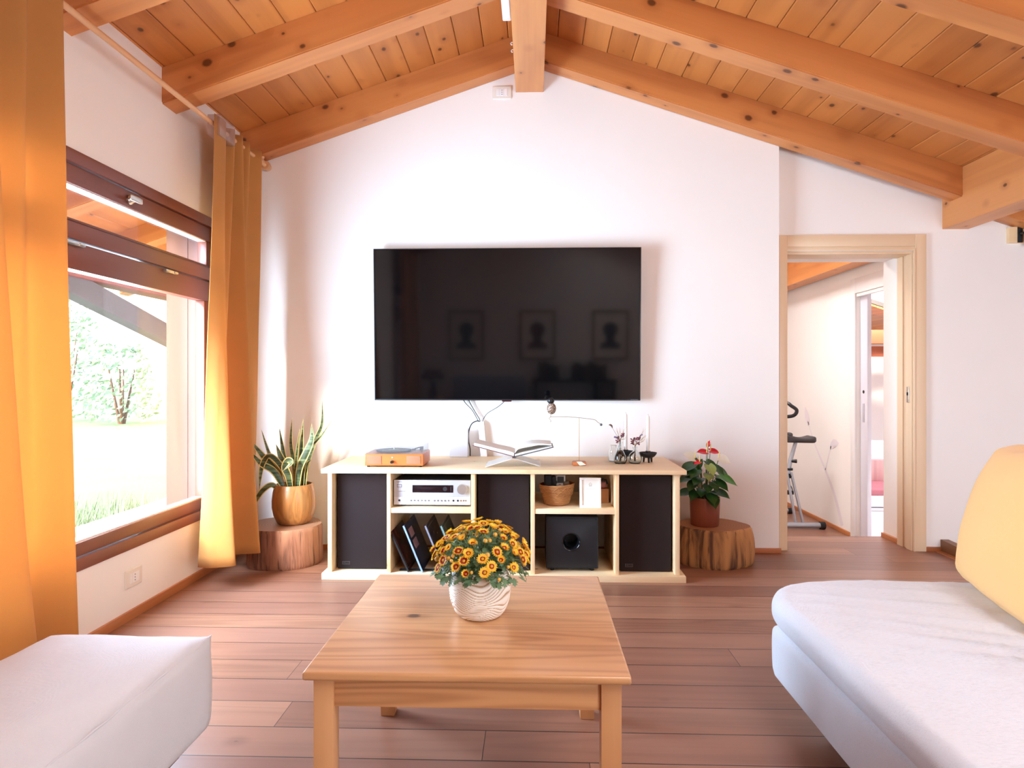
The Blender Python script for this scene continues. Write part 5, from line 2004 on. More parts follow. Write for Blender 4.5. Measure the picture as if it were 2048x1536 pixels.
# ------------------------------------------------------------------ chrysanthemum in a textured white pot
VX, VY, VZ = -0.146, 1.788, 0.44
p3 = thing('flower_pot', (VX, VY, VZ), 'white ribbed ceramic flower pot on the coffee table', 'flower pot')
vprof = [(0.0, 0.0), (0.050, 0.0), (0.060, 0.006), (0.072, 0.024), (0.0805, 0.048), (0.0835, 0.070), (0.083, 0.092), (0.079, 0.112), (0.0735, 0.127), (0.071, 0.131), (0.067, 0.130), (0.066, 0.115), (0.0, 0.113)]
pr = catmull([Vector((r, z, 0)) for r, z in vprof[1:10]], 90)


def rib(a, z):
    """swirled ridges that swap direction in leaf shaped fields"""
    u = a / (2 * math.pi) * 2.0 + 0.3
    h = z / 0.13
    ph = h + 0.11 * math.sin(2 * math.pi * u + 4.5 * h) + 0.05 * math.sin(4 * math.pi * u - 6.0 * h + 1.0)
    r_ = abs(math.sin(math.pi * ph * 16.0)) ** 0.6
    cm = 0.5 + 0.5 * math.sin(a * 120)
    return r_, cm


mb = MB()
NSEG = 360
lay = mb.bm.verts.layers.float.new('ridge')
rows_ = []
for p in pr:
    row = []
    for k in range(NSEG):
        a = 2 * math.pi * k / NSEG
        r_, cm = rib(a, p.y)
        fade = min(1, p.y / 0.012) * min(1, (0.131 - p.y) / 0.006)
        rr = p.x + (0.0036 * (r_ - 0.6) - 0.0004 * cm * r_) * max(0, fade)
        v_ = mb.bm.verts.new((VX + rr * math.cos(a), VY + rr * math.sin(a), VZ + p.y))
        v_[lay] = r_
        row.append(v_)
    rows_.append(row)
for p, q in zip(rows_, rows_[1:]):
    for k in range(NSEG):
        mb.bm.faces.new((p[k], p[(k + 1) % NSEG], q[(k + 1) % NSEG], q[k]))
mb.bm.faces.new(list(reversed(rows_[0])))
t = NT('white_ceramic')
at = t.n('ShaderNodeAttribute')
at.attribute_name = 'ridge'
n = t.noise(t.coords(), 40, 2)
col = t.mix(t.smooth(at.outputs['Fac'], 0.22, 0.80), S(176, 138, 96), S(242, 236, 226))
t.bsdf(t.mix(t.math('MULTIPLY', n, 0.2), col, S(226, 212, 192)), 0.45)
M['ceramic'] = t.done()
build('pot', mb, M['ceramic'], p3, 60)
mb = MB()
mb.lathe([(0.0712, 0.1305), (0.067, 0.1305), (0.066, 0.112), (0, 0.112)], (VX, VY, VZ), 60)
build('rim', mb, plain('ceramic_inside', S(232, 222, 206), 0.45), p3)
mb = MB()
mb.lathe([(0, 0.118), (0.0655, 0.116)], (VX, VY, VZ), 40)
build('soil', mb, M['soil'], p3)

ch = thing('chrysanthemum', (VX, VY, VZ + 0.116), 'domed yellow and red chrysanthemum plant on the coffee table', 'flowering plant')
rnd = random.Random(4)
DC = Vector((VX + 0.001, VY, VZ + 0.128))
RXY, RZ = 0.130, 0.116


def dome(th, ph, k=1.0):
    """th = azimuth, ph = elevation"""
    return DC + Vector((RXY * k * math.cos(ph) * math.cos(th), RXY * k * math.cos(ph) * math.sin(th), 0.012 + RZ * k * math.sin(ph)))


def flower_mesh(seed, R_, cupped):
    rn = random.Random(seed)
    mb = MB()
    lay = mb.bm.verts.layers.float.new('along')
    np_ = 19
    for layer in range(2):
        for k in range(np_):
            a = 2 * math.pi * (k + 0.5 * layer) / np_ + rn.uniform(-.07, .07)
            L = R_ * rn.uniform(0.9, 1.06) * (1 - 0.12 * layer)
            w = R_ * 0.19
            up = cupped + 0.12 * layer + rn.uniform(-.06, .06)
            rows_ = []
            for i in range(5):
                f = i / 4
                rad = R_ * 0.16 + (L - R_ * 0.16) * f
                z = up * R_ * (f ** 1.3) * 0.5 - 0.10 * R_ * f * f + 0.001 * layer
                ww = w * (0.45 + 0.65 * math.sin(math.pi * (0.15 + 0.72 * f)))
                if i == 4:
                    ww *= 0.35
                row = []
                for q in (-1, 0, 1):
                    c_, s_ = math.cos(a), math.sin(a)
                    v_ = mb.bm.verts.new((rad * c_ - s_ * ww * q * 0.5, rad * s_ + c_ * ww * q * 0.5, z + 0.05 * R_ * abs(q)))
                    v_[lay] = f
                    row.append(v_)
                rows_.append(row)
            for p, q in zip(rows_, rows_[1:]):
                for j in range(2):
                    mb.bm.faces.new((p[j], p[j + 1], q[j + 1], q[j]))
    return mb


t = NT('mum_petal')
at = t.n('ShaderNodeAttribute')
at.attribute_name = 'along'
n = t.noise(t.coords(), 200, 2)
f = t.math('ADD', at.outputs['Fac'], t.math('MULTIPLY', t.math('SUBTRACT', n, 0.5), 0.35))
oi = t.n('ShaderNodeObjectInfo')
f = t.math('ADD', f, t.math('MULTIPLY', t.math('SUBTRACT', oi.outputs['Random'], 0.42), 0.42))
col = t.mix(t.smooth(f, 0.44, 0.60), S(160, 26, 16), S(255, 206, 60))
col = t.mix(t.math('SUBTRACT', 1.0, t.smooth(at.outputs['Fac'], 0.0, 0.14)), col, S(222, 150, 30))
b1 = t.bsdf(col, 0.55)
ts = t.n('ShaderNodeBsdfTranslucent')
t.l(col, ts.inputs[0])
mx = t.n('ShaderNodeMixShader')
mx.inputs[0].default_value = 0.25
t.l(b1.outputs[0], mx.inputs[1])
t.l(ts.outputs[0], mx.inputs[2])
M['petal'] = t.done(mx)
M['eye'] = plain('mum_eye', S(226, 170, 40), 0.8, var=0.15, vs=400, bump=0.6, bs=800)
M['mum_stem'] = plain('mum_stem', S(118, 142, 84), 0.6)
M['bud'] = plain('mum_bud', S(222, 170, 70), 0.6, var=0.12, vs=150)
fmesh = []
for k, (r_, cu) in enumerate(((0.0165, 0.35), (0.0155, 0.8), (0.0140, 1.2), (0.0115, 1.8))):
    o = build('flower', flower_mesh(k, r_, cu), M['petal'], None, 180)
    mb = MB()
    mb.ball((0, 0, 0.0012), (r_ * 0.25, r_ * 0.25, r_ * 0.16), 14, 8)
    e = build('flower_eye', mb, M['eye'], None)
    fmesh.append((o.data, e.data))
    bpy.data.objects.remove(o)
    bpy.data.objects.remove(e)
spots = []
tries = 0
while len(spots) < 84 and tries < 6000:
    tries += 1
    th = rnd.uniform(0, 2 * math.pi)
    ph = math.asin(rnd.uniform(0.06, 0.99))
    p = dome(th, ph, rnd.uniform(0.94, 1.03))
    if all((p - q[0]).length > 0.0215 for q in spots):
        nrm = Vector((math.cos(ph) * math.cos(th), math.cos(ph) * math.sin(th), math.sin(ph) * 0.9 + 0.25)).normalized()
        spots.append((p, nrm))
stems = MB()
for p, nrm in spots:
    kind = rnd.choice((0, 0, 1, 1, 2, 3))
    d = (nrm + Vector((rnd.uniform(-.25, .25), rnd.uniform(-.25, .25), rnd.uniform(-.1, .3)))).normalized()
    q = d.to_track_quat('Z', 'Y')
    o = bpy.data.objects.new('flower', fmesh[kind][0])
    C.objects.link(o)
    o.parent = ch
    o.location = p - wpos(ch)
    o.rotation_mode = 'QUATERNION'
    o.rotation_quaternion = q
    o.scale = (1.0, 1.0, 1.0)
    e = bpy.data.objects.new('flower_eye', fmesh[kind][1])
    C.objects.link(e)
    e.parent = o
    b0 = DC + Vector(((p.x - DC.x) * 0.25, (p.y - DC.y) * 0.25, -0.005))
    stems.tube(catmull([b0, b0.lerp(p, 0.6) + Vector((0, 0, 0.012)), p - d * 0.003], 8), 0.0011, 5)
build('stems', stems, M['mum_stem'], ch)['kind'] = 'stuff'
nb = 0
while nb < 34:
    th = rnd.uniform(0, 2 * math.pi)
    ph = math.asin(rnd.uniform(-0.12, 0.95))
    p = dome(th, ph, rnd.uniform(0.86, 1.0))
    if all((p - q[0]).length > 0.016 for q in spots):
        nb += 1
        mb = MB()
        s_ = rnd.uniform(0.8, 1.25)
        mb.ball(p, (0.0052 * s_, 0.0052 * s_, 0.0056 * s_), 10, 8)
        o = build('bud', mb, M['bud'], ch)
        mb = MB()
        b0 = DC + Vector(((p.x - DC.x) * 0.3, (p.y - DC.y) * 0.3, -0.005))
        mb.tube(catmull([b0, b0.lerp(p, 0.6) + Vector((0, 0, 0.01)), p], 6), 0.0009, 5)
        build('stem', mb, M['mum_stem'], o)
# lobed leaves
mb = MB()
lay = mb.bm.verts.layers.float.new('across')


def lobed(c, a, f, L):
    a = a.normalized()
    f = (f - a * f.dot(a))
    f = f.normalized() if f.length > 1e-4 else a.orthogonal().normalized()
    s = a.cross(f)
    out = [(0, 0.05), (0.15, 0.10), (0.28, 0.34), (0.36, 0.14), (0.52, 0.42), (0.60, 0.16), (0.78, 0.27), (0.84, 0.10), (1.0, 0.0)]
    mid = [mb.bm.verts.new(c + a * (L * u) - f * (0.25 * L * u * u)) for u, w in out]
    for sg in (1, -1):
        ed = [mb.bm.verts.new(c + a * (L * (u + (0.07 if w > 0.2 else 0))) + s * (sg * L * w) + f * (0.10 * L * w - 0.25 * L * u * u)) for u, w in out[:-1]]
        for v_ in ed:
            v_[lay] = 1.0
        for i in range(len(ed)):
            if i + 1 < len(ed):
                mb.bm.faces.new((mid[i], mid[i + 1], ed[i + 1], ed[i]))
            else:
                mb.bm.faces.new((mid[i], mid[i + 1], ed[i]))


for k in range(760):
    th = rnd.uniform(0, 2 * math.pi)
    z_ = rnd.uniform(-0.30, 0.97)
    ph = math.asin(z_)
    kk = rnd.uniform(0.50, 0.82) if z_ > -0.1 else rnd.uniform(0.72, 0.98)
    c = dome(th, ph, kk)
    if z_ < 0:
        c.z = DC.z + 0.012 + z_ * 0.065
    rd = math.hypot(c.x - VX, c.y - VY)
    if c.z < VZ + 0.134 and rd < 0.084:
        f_ = 0.088 / max(rd, 1e-3)
        c.x, c.y = VX + (c.x - VX) * f_, VY + (c.y - VY) * f_
    out = Vector((math.cos(th), math.sin(th), 0))
    a = out * rnd.uniform(0.4, 1.0) + Vector((rnd.uniform(-.6, .6), rnd.uniform(-.6, .6), rnd.uniform(-.5, .6) - (0.35 if z_ < 0 else 0)))
    lobed(c, a, Vector((out.x * .6, out.y * .6, 0.9)) + Vector((rnd.uniform(-.4, .4), rnd.uniform(-.4, .4), 0)), rnd.uniform(0.018, 0.029))
lo = build('foliage', mb, leaf_mat('mum_leaf', S(58, 96, 52), S(128, 158, 122), 0.45, 0.2), ch, 180)
lo['kind'] = 'stuff'

# ================================================================== WALL FITTINGS
def outlet(loc, rz, label):
    """Italian three-module plate, x along the wall, facing -y before turning"""
    o = thing('wall_outlet', loc, label, 'power outlet', 'cream wall outlets')
    mb = MB()
    mb.box(-0.060, 0.060, -0.009, 0.0, -0.040, 0.040, 0.004, 3)
    pl0 = build('plate', mb, M['cream_plastic'], None)
    mb = MB()
    for a0, a1 in ((-0.0345, -0.0125), (-0.0115, 0.0115), (0.0125, 0.0345)):
        mb.box(a0, a1, -0.0115, -0.008, -0.0225, 0.0225, 0.0015)
    i0 = build('insert', mb, M['white_plastic'], None)
    mb = MB()
    for z in (-0.013, 0, 0.013):
        mb.tube([(0, -0.0118, z), (0, -0.0100, z)], 0.0026, 12)
    h0 = build('pin_holes', mb, M['hole'], None)
    for q in (pl0, i0):
        q.parent = o
    h0.parent = i0
    o.rotation_euler = (0, 0, rz)
    return o


outlet((-0.197, YB, 2.909), 0, 'cream power outlet plate high on the gable wall left of the ridge beam')
outlet((XL, 2.915, 0.185), R(-90) + math.pi, 'cream power outlet plate low on the wall under the window')

# white emergency light on the ridge beam
el = thing('emergency_light', (-0.135, 3.1, 2.99), 'slim white emergency light fixed to the left side of the ridge beam', 'emergency light')
mb = MB()
mb.box(-0.156, -0.11, 2.92, 3.335, 2.926, 3.04, 0.008, 3)
build('housing', mb, plain('lamp_white', S(226, 226, 234), 0.4, var=0.02), el)
mb = MB()
mb.box(-0.152, -0.116, 2.95, 3.30, 2.9235, 2.9275, 0.001)
build('diffuser', mb, plain('lamp_diffuser', S(236, 236, 242), 0.3, var=0.01), el)
for y, nm in ((3.60, 'nearer'), (3.68, 'farther')):
    mb = MB()
    mb.tube([(-0.110, y, 2.955), (-0.119, y, 2.955), (-0.123, y, 2.948), (-0.119, y, 2.941), (-0.115, y, 2.943)], 0.003, 8)
    o = build('hook', mb, M['white_plastic'], None, 60, (-0.112, y, 2.955))
    tag(o, 'tiny white screw hook on the ridge beam, the %s of two' % nm, 'hook', 'screw hooks on the ridge beam')

# spotlight on a wooden block at the right
sl_ = thing('wall_spotlight', (3.05, YD, 1.995), 'small black spotlight on a wooden block on the wall at far right', 'spotlight')
mb = MB()
mb.box(2.985, 3.20, 4.175, YD, 1.945, 2.045, 0.003)
build('wood_block', mb, M['spruce'], sl_)
mb = MB()
mb.box(3.035, 3.065, 4.168, 4.176, 1.945, 2.045, 0.002)
build('mounting_plate', mb, M['black_matt'], sl_)
mb = MB()
mb.tube([(3.052, 4.17, 2.00), (3.056, 4.14, 1.998)], 0.007, 12)
mb.tube([(3.045, 4.125, 2.006), (3.075, 4.12, 1.985), (3.098, 4.10, 1.935)], [0.016, 0.022, 0.030], 24, False)
build('lamp_head', mb, plain('spot_grey', S(78, 74, 68), 0.4, 0.5), sl_)

# ================================================================== HALL AND BEDROOM
HZ = -0.30
M['bike_silver'] = plain('bike_silver', S(168, 172, 182), 0.35, 0.55)
bkx = thing('exercise_bike', (2.45, 6.2, HZ), 'folding grey exercise bike with black saddle in the hall', 'exercise bike')
mb = MB()
mb.tube([(2.12, 6.11, HZ + 0.034), (2.655, 6.11, HZ + 0.034)], 0.0255, 18)
st1 = build('rear_stabiliser', mb, M['bike_silver'], bkx)
for x0, x1 in ((2.655, 2.70), (2.09, 2.12)):
    mb = MB()
    mb.tube([(x0, 6.11, HZ + 0.034), (x1, 6.11, HZ + 0.034)], 0.034, 18)
    build('end_cap', mb, M['black_matt'], st1)
mb = MB()
mb.tube([(2.16, 6.80, HZ + 0.030), (2.63, 6.80, HZ + 0.030)], 0.025, 16)
st2 = build('front_stabiliser', mb, M['bike_silver'], bkx)
mb = MB()
mb.tube([(2.63, 6.80, HZ + 0.030), (2.67, 6.80, HZ + 0.030)], 0.030, 16)
build('end_cap', mb, M['black_matt'], st2)
for x0, x1 in ((2.440, 2.365), (2.505, 2.405)):
    mb = MB()
    mb.tube([(x0, 6.12, HZ + 0.055), (x1, 6.14, 0.22)], 0.0135, 14)
    build('leg_tube', mb, M['bike_silver'], bkx)
mb = MB()
mb.tube([(2.385, 6.14, 0.20), (2.355, 6.40, 0.02), (2.36, 6.78, HZ + 0.05)], 0.016, 12)
build('leg_tube', mb, M['bike_silver'], bkx)
mb = MB()
mb.tube([(2.350, 6.15, 0.185), (2.42, 6.15, 0.185)], 0.022, 16)
mb.tube([(2.392, 6.13, 0.24), (2.392, 6.13, 0.26)], 0.024, 16)
hb_ = build('hinge', mb, M['black_matt'], bkx)
mb = MB()
mb.tube([(2.375, 6.14, 0.21), (2.402, 6.15, 0.33), (2.455, 6.16, 0.50)], [0.019, 0.019, 0.016], 16)
build('seat_post', mb, M['bike_silver'], bkx)
mb = MB()
mb.tube([(2.405, 6.14, 0.325), (2.452, 6.13, 0.325)], [0.012, 0.019], 16)
build('clamp_knob', mb, M['black_plastic'], bkx)


def fsad(u, v, w, p):
    p = p.copy()
    k = (p.x - 2.36) / 0.25                      # 0 at the nose, 1 at the tail
    wd = 0.30 + 0.70 * max(0, min(1, k)) ** 0.8
    p.y = 6.16 + (p.y - 6.16) * wd
    if w > 0:
        p.z += 0.012 * math.cos(k * 5.5)
    return p


mb = MB()
mb.puff(2.345, 2.612, 6.06, 6.26, 0.498, 0.555, 0.026, 14, fsad)
mb.puff(2.375, 2.42, 6.12, 6.20, 0.545, 0.590, 0.02, 8)
build('saddle', mb, plain('saddle_dark', S(52, 48, 50), 0.5), bkx, 70)
mb = MB()
mb.tube([(2.33, 6.45, 0.03), (2.44, 6.45, 0.0)], 0.010, 12)
build('crank', mb, M['black_plastic'], bkx)
mb = MB()
mb.box(2.42, 2.535, 6.40, 6.47, -0.035, 0.0, 0.008)
pd = build('pedal', mb, M['black_matt'], bkx)
mb = MB()
mb.tube(catmull([(2.425, 6.43, -0.012), (2.43, 6.43, 0.035), (2.47, 6.43, 0.068), (2.515, 6.43, 0.045), (2.538, 6.43, -0.01)], 20), 0.005, 8)
build('strap', mb, plain('strap_grey', S(96, 98, 104), 0.6), pd)
mb = MB()
mb.tube([(2.20, 6.62, 0.0), (2.27, 6.60, 0.0)], 0.16, 36)
build('flywheel_cover', mb, M['black_matt'], bkx)
mb = MB()
mb.tube([(2.37, 6.25, 0.20), (2.32, 6.45, 0.45), (2.26, 6.62, 0.70)], 0.018, 14)
build('handlebar_post', mb, M['bike_silver'], bkx)
mb = MB()
mb.tube(catmull([(2.26, 6.60, 0.74), (2.36, 6.45, 0.725), (2.475, 6.30, 0.735), (2.505, 6.26, 0.79), (2.46, 6.28, 0.835), (2.43, 6.32, 0.86), (2.33, 6.45, 0.875)], 40), 0.017, 14)
build('handlebar', mb, M['black_plastic'], bkx)

# faint painted flower stems on the hall wall
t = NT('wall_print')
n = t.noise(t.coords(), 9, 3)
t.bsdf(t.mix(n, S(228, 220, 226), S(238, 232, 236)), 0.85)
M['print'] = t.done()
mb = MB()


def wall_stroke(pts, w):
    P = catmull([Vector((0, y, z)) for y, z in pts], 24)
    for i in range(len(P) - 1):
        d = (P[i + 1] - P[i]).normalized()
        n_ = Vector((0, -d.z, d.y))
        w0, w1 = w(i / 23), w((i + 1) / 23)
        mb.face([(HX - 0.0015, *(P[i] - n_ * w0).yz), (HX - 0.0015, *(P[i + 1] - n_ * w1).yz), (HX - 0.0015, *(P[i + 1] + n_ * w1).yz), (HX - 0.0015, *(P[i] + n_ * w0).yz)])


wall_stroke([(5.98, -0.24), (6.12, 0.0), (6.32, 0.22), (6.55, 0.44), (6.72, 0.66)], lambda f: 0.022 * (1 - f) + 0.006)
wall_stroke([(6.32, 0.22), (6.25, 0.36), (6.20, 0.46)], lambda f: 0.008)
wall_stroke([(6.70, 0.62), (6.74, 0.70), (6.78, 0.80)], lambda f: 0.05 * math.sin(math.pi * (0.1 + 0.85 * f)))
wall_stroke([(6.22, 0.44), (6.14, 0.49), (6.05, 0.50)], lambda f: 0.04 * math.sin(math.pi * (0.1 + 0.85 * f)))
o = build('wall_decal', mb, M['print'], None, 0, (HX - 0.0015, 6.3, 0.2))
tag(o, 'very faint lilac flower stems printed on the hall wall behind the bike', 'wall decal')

bed = thing('bed', (4.2, 7.4, HZ), 'low white platform bed seen through the sliding door', 'bed')
mb = MB()
mb.box(3.45, 5.0, 6.95, 8.2, HZ, -0.14, 0.01)
build('platform', mb, M['white_plastic'], bed)
mb = MB()
mb.box(3.47, 4.98, 6.97, 8.18, -0.14, -0.075, 0.02, 3)
build('blanket', mb, plain('rose_blanket', S(196, 120, 128), 0.85), bed)
ns = thing('wooden_cube', (3.98, 7.7, -0.075), 'pale pinkish wooden block standing on the bed platform', 'wooden block')
mb = MB()
mb.box(3.78, 4.28, 7.55, 7.85, -0.075, 0.165, 0.006)
build('block', mb, wood('pink_wood', S(176, 124, 122), S(214, 172, 168), S(228, 192, 188), axis=2, knots=0.5), ns)
lp = thing('cube_lamp', (4.0, 7.7, 0.165), 'white cube lamp with dark edge on the wooden block', 'lamp')
mb = MB()
mb.box(3.87, 4.12, 7.60, 7.80, 0.165, 0.37, 0.008)
build('shade', mb, M['white_plastic'], lp)
mb = MB()
mb.box(3.845, 3.868, 7.60, 7.80, 0.165, 0.37, 0.004)
build('side', mb, plain('lamp_side_green', S(50, 66, 60), 0.5), lp)
ll = MB()
ll.box(3.2, 4.6, 6.944, 6.949, -0.262, -0.256)
build('joint_line', ll, M['hole'], bed)

# ================================================================== BEHIND THE CAMERA (seen in the television)
pcs = [(-0.985, (74, 92, 60), (40, 48, 34), 'green'), (0.065, (112, 56, 46), (60, 34, 34), 'red'), (1.13, (50, 62, 84), (30, 36, 46), 'blue')]
for xc, ca, cb, nm in pcs:
    p = thing('framed_print', (xc, YF, 1.33), 'pale framed print with a %s bust silhouette on the wall behind the camera' % nm, 'framed picture', 'framed prints behind the camera')
    mb = MB()
    for a0, a1, b0, b1 in ((-.26, .26, .335, .36), (-.26, .26, -.36, -.335), (-.26, -.235, -.335, .335), (.235, .26, -.335, .335)):
        mb.box(xc + a0, xc + a1, YF + 0.001, YF + 0.026, 1.33 + b0, 1.33 + b1, 0.002)
    build('frame', mb, M['dark_wood'], p)
    mb = MB()
    mb.box(xc - .236, xc + .236, YF + 0.002, YF + 0.010, 1.33 - .336, 1.33 + .336)
    pp = build('paper', mb, M['page'], p, 0)
    mb = MB()
    prof = [(-.15, -.20), (-.14, -.13), (-.06, -.09), (-.06, -.03), (-.10, .03), (-.11, .11), (-.07, .17), (0, .19), (.07, .17), (.11, .11), (.10, .03), (.06, -.03), (.06, -.09), (.14, -.13), (.15, -.20)]
    mb.prism([(xc + a, YF + 0.0102, 1.33 + b) for a, b in prof], (0, 0.0006, 0))
    t = NT('bust_' + nm)
    n = t.noise(t.coords(), 22, 3)
    t.bsdf(t.mix(t.smooth(n, 0.4, 0.6), S(*ca), S(*cb)), 0.8)
    build('silhouette', mb, t.done(), pp, 0)
rd = thing('radiator', (-0.64, YF + 0.08, 0.18), 'column radiator tinted with bluish daylight on the wall behind the camera', 'radiator')
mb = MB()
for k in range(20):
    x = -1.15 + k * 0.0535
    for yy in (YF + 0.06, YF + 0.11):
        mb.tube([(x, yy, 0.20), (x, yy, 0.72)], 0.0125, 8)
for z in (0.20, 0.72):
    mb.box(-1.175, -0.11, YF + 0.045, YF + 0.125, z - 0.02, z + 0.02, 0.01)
build('columns', mb, plain('daylight_blue_enamel', S(178, 198, 222), 0.35, var=0.02), rd)  # bluish daylight put into the radiator's base colour
for x in (-1.0, -0.3):
    mb = MB()
    mb.tube([(x, YF + 0.002, 0.65), (x, YF + 0.06, 0.65)], 0.008, 8)
    build('wall_bracket', mb, M['white_plastic'], rd)
cs = thing('console_shelf', (0.6, YF + 0.17, 0), 'dark low console shelf with books behind the camera', 'shelf')
mb = MB()
mb.box(0.0, 1.2, YF + 0.02, YF + 0.32, 0.66, 0.69, 0.003)
build('top', mb, M['black_matt'], cs)
mb = MB()
mb.box(0.03, 1.17, YF + 0.03, YF + 0.31, 0.24, 0.265, 0.003)
build('shelf', mb, M['black_matt'], cs)
for x in (0.02, 0.88, 1.14):
    mb = MB()
    mb.box(x, x + 0.04, YF + 0.03, YF + 0.31, 0, 0.66, 0.002)
    build('leg', mb, M['black_matt'], cs)
rnd = random.Random(21)
bcol = [(40, 36, 40), (120, 90, 50), (34, 44, 60), (70, 34, 34), (50, 56, 50), (60, 52, 46)]
x = 0.08
k = 0
while x < 1.05:
    w = rnd.uniform(0.025, 0.05)
    if 0.36 < x < 0.52:
        x = 0.56
    h = rnd.uniform(0.20, 0.27)
    col = bcol[k % 6]
    b_ = thing('book', (x, YF + 0.15, 0.69), 'upright book in the row on the dark shelf behind the camera', 'book', 'books on the console shelf')
    mb = MB()
    mb.box(x, x + w, YF + 0.06, YF + 0.24, 0.69, 0.69 + h, 0.003)
    build('cover', mb, bpy.data.materials.get('cover_%d' % (k % 6)) or plain('cover_%d' % (k % 6), S(*col), 0.6), b_)
    mb = MB()
    mb.box(x + 0.003, x + w - 0.003, YF + 0.062, YF + 0.236, 0.69 + h, 0.6915 + h)
    build('pages', mb, M['page'], b_, 0)
    x += w + 0.001
    k += 1
fv = thing('side_table', (-1.42, -1.05, 0), 'small round side table by the window behind the camera', 'side table')
mb = MB()
mb.lathe([(0, 0.43), (0.17, 0.43), (0.175, 0.44), (0.17, 0.45), (0, 0.45)], (-1.42, -1.05, 0), 40)
build('top', mb, M['spruce'], fv)
for a in (0.4, 2.5, 4.6):
    mb = MB()
    mb.tube([(-1.42 + 0.1 * math.cos(a), -1.05 + 0.1 * math.sin(a), 0.43), (-1.42 + 0.14 * math.cos(a), -1.05 + 0.14 * math.sin(a), 0)], [0.014, 0.010], 10)
    build('leg', mb, M['spruce_z'], fv)
rv = thing('bouquet_vase', (-1.42, -1.05, 0.45), 'dark vase of deep red flowers on the side table behind the camera', 'vase')
mb = MB()
mb.lathe([(0, 0), (0.05, 0), (0.07, 0.06), (0.05, 0.14), (0.035, 0.18), (0.04, 0.20), (0.036, 0.20), (0.03, 0.18), (0, 0.17)], (-1.42, -1.05, 0.45), 28)
build('vase', mb, plain('wine_glaze', S(92, 40, 44), 0.25), rv)
rf = thing('red_bouquet', (-1.42, -1.05, 0.64), 'round bouquet of deep red flower heads in the dark vase', 'bouquet')
for k in range(14):
    a, e = k * 2.4, 0.2 + 1.2 * ((k * 7) % 14) / 14
    q = Vector((-1.42 + 0.13 * math.cos(e) * math.cos(a), -1.05 + 0.13 * math.cos(e) * math.sin(a), 0.72 + 0.13 * math.sin(e)))
    mb = MB()
    mb.ball(q, (0.045, 0.045, 0.036), 12, 8)
    o = build('flower_head', mb, bpy.data.materials.get('deep_red') or plain('deep_red', S(110, 24, 36), 0.8, var=0.25, vs=60), rf)
    mb = MB()
    mb.tube([(-1.42, -1.05, 0.63), q], 0.004, 6)
    build('stem', mb, M['green_stem'], o)

# ================================================================== OUTSIDE THE WINDOW
t = NT('lawn')
v = t.coords()
n = t.noise(v, 1.2, 4)
n2 = t.noise(v, 30, 3)
t.bsdf(t.mix(t.math('MULTIPLY', t.math('ADD', n, n2), 0.5), S(96, 128, 78), S(176, 186, 130)), 0.9)
mb = MB()
mb.box(-60, -3.55, -40, 70, -0.30, -0.22)
struct('ground_lawn', mb, t.done(), 'sunlit lawn outside the window', 'lawn', 0)
mb = MB()
mb.box(-3.55, XL - 0.3, -6, 14, -0.22, -0.06)
struct('ground_terrace', mb, plain('terrace_stone', S(216, 212, 204), 0.8, var=0.08, vs=3), 'pale stone terrace strip outside the window', 'terrace', 0)
po = thing('porch_post', (-3.2, 5.95, -0.06), 'broad pinkish wooden porch post outside the window', 'post')
M['porch'] = wood('porch_wood', S(128, 68, 64), S(148, 85, 82), S(164, 102, 96), axis=2, rough=0.6)
mb = MB()
mb.box(-3.34, -3.16, 5.86, 6.04, -0.06, 1.80, 0.006)
build('shaft', mb, M['porch'], po)
mb = MB()
mb.box(-3.16, -2.80, 5.92, 6.04, -0.06, 1.80, 0.006)
build('side_board', mb, M['porch'], po)
mb = MB()
mb.prism([(-3.30, 5.86, 1.51), (-3.30, 4.6, 1.80), (-3.30, 3.9, 1.80), (-3.30, 5.86, 1.35)], (0.11, 0, 0))
build('brace', mb, plain('weathered_wood', S(112, 108, 116), 0.7), po)
mb = MB()
mb.box(-3.34, -3.16, 2.8, 7.3, 1.8001, 1.93, 0.006)
build('head_beam', mb, M['porch'], po)
ld = NT('shrub_leaf')
n = ld.noise(ld.coords(), 3, 2)
ld.bsdf(ld.mix(n, S(116, 146, 124), S(186, 200, 166)), 0.6)
M['shrub'] = ld.done()


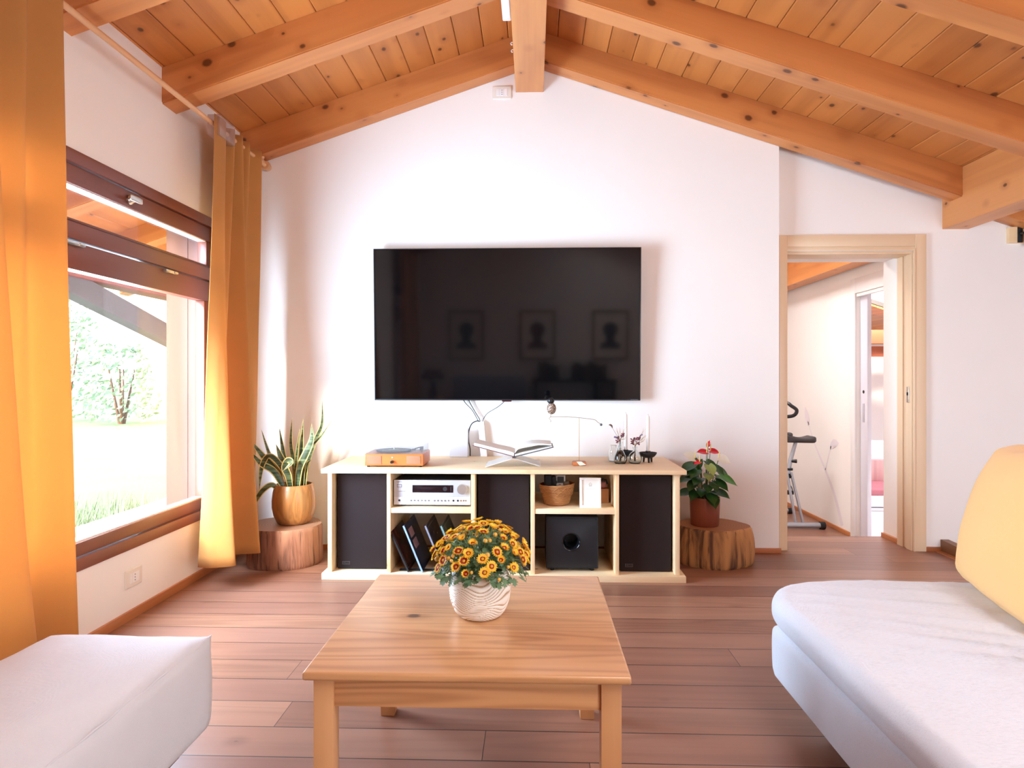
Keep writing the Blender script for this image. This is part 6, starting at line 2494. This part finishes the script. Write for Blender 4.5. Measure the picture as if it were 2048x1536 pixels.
def shrub(x, y, r, h, n_, seed, label):
    rn = random.Random(seed)
    s = thing('shrub', (x, y, -0.22), label, 'shrub', 'shrubs across the lawn')
    mb = MB()
    for k in range(n_):
        a = rn.uniform(0, 6.283)
        e = rn.uniform(0.0, 1.0)
        rr = r * (1 - 0.55 * e ** 2) * rn.uniform(0.5, 1.0)
        c = Vector((x + rr * math.cos(a), y + rr * math.sin(a), -0.2 + h * (0.04 + 0.96 * e)))
        d = Vector((rn.gauss(0, 1), rn.gauss(0, 1), rn.gauss(0, 1))).normalized()
        s1 = d.orthogonal().normalized()
        s2 = d.cross(s1)
        L = rn.uniform(0.06, 0.13)
        mb.face([c - s1 * L, c + s2 * L * 0.5, c + s1 * L, c - s2 * L * 0.5])
    build('foliage', mb, M['shrub'], s, 0)['kind'] = 'stuff'
    mb = MB()
    for k in range(4):
        a = k * 1.57 + seed
        mb.tube([(x + 0.05 * math.cos(a), y + 0.05 * math.sin(a), -0.22), (x + r * 0.3 * math.cos(a), y + r * 0.3 * math.sin(a), h * 0.6)], [0.05, 0.02], 7)
    build('stems', mb, M['dark_wood'], s)
    return s


shrub(-14.4, 19.5, 1.3, 3.4, 900, 1, 'tall rounded shrub across the lawn at the left of the window view')
shrub(-12.0, 18.6, 1.1, 2.3, 700, 2, 'low shrub across the lawn in the middle of the window view')
shrub(-9.8, 19.3, 1.0, 1.9, 600, 3, 'lowest shrub across the lawn beside the porch post')
shrub(-16.6, 22.4, 1.5, 4.6, 800, 4, 'pale tall shrub behind the others at the curtain edge')
rn = random.Random(9)
mb = MB()
for k in range(1500):
    c = Vector((rn.uniform(-4.6, -3.6), rn.uniform(3.2, 6.4), -0.22))
    d = Vector((rn.gauss(0, .06), rn.gauss(0, .06), rn.uniform(0.10, 0.26)))
    sd = Vector((d.y, -d.x, 0)).normalized() * 0.006
    mb.face([c - sd, c + sd, c + d])
o = build('grass', mb, M['shrub'], None, 0, (-4.1, 4.8, -0.22))
tag(o, 'tuft of bluish green grass at the edge of the terrace', 'grass', None, 'stuff')
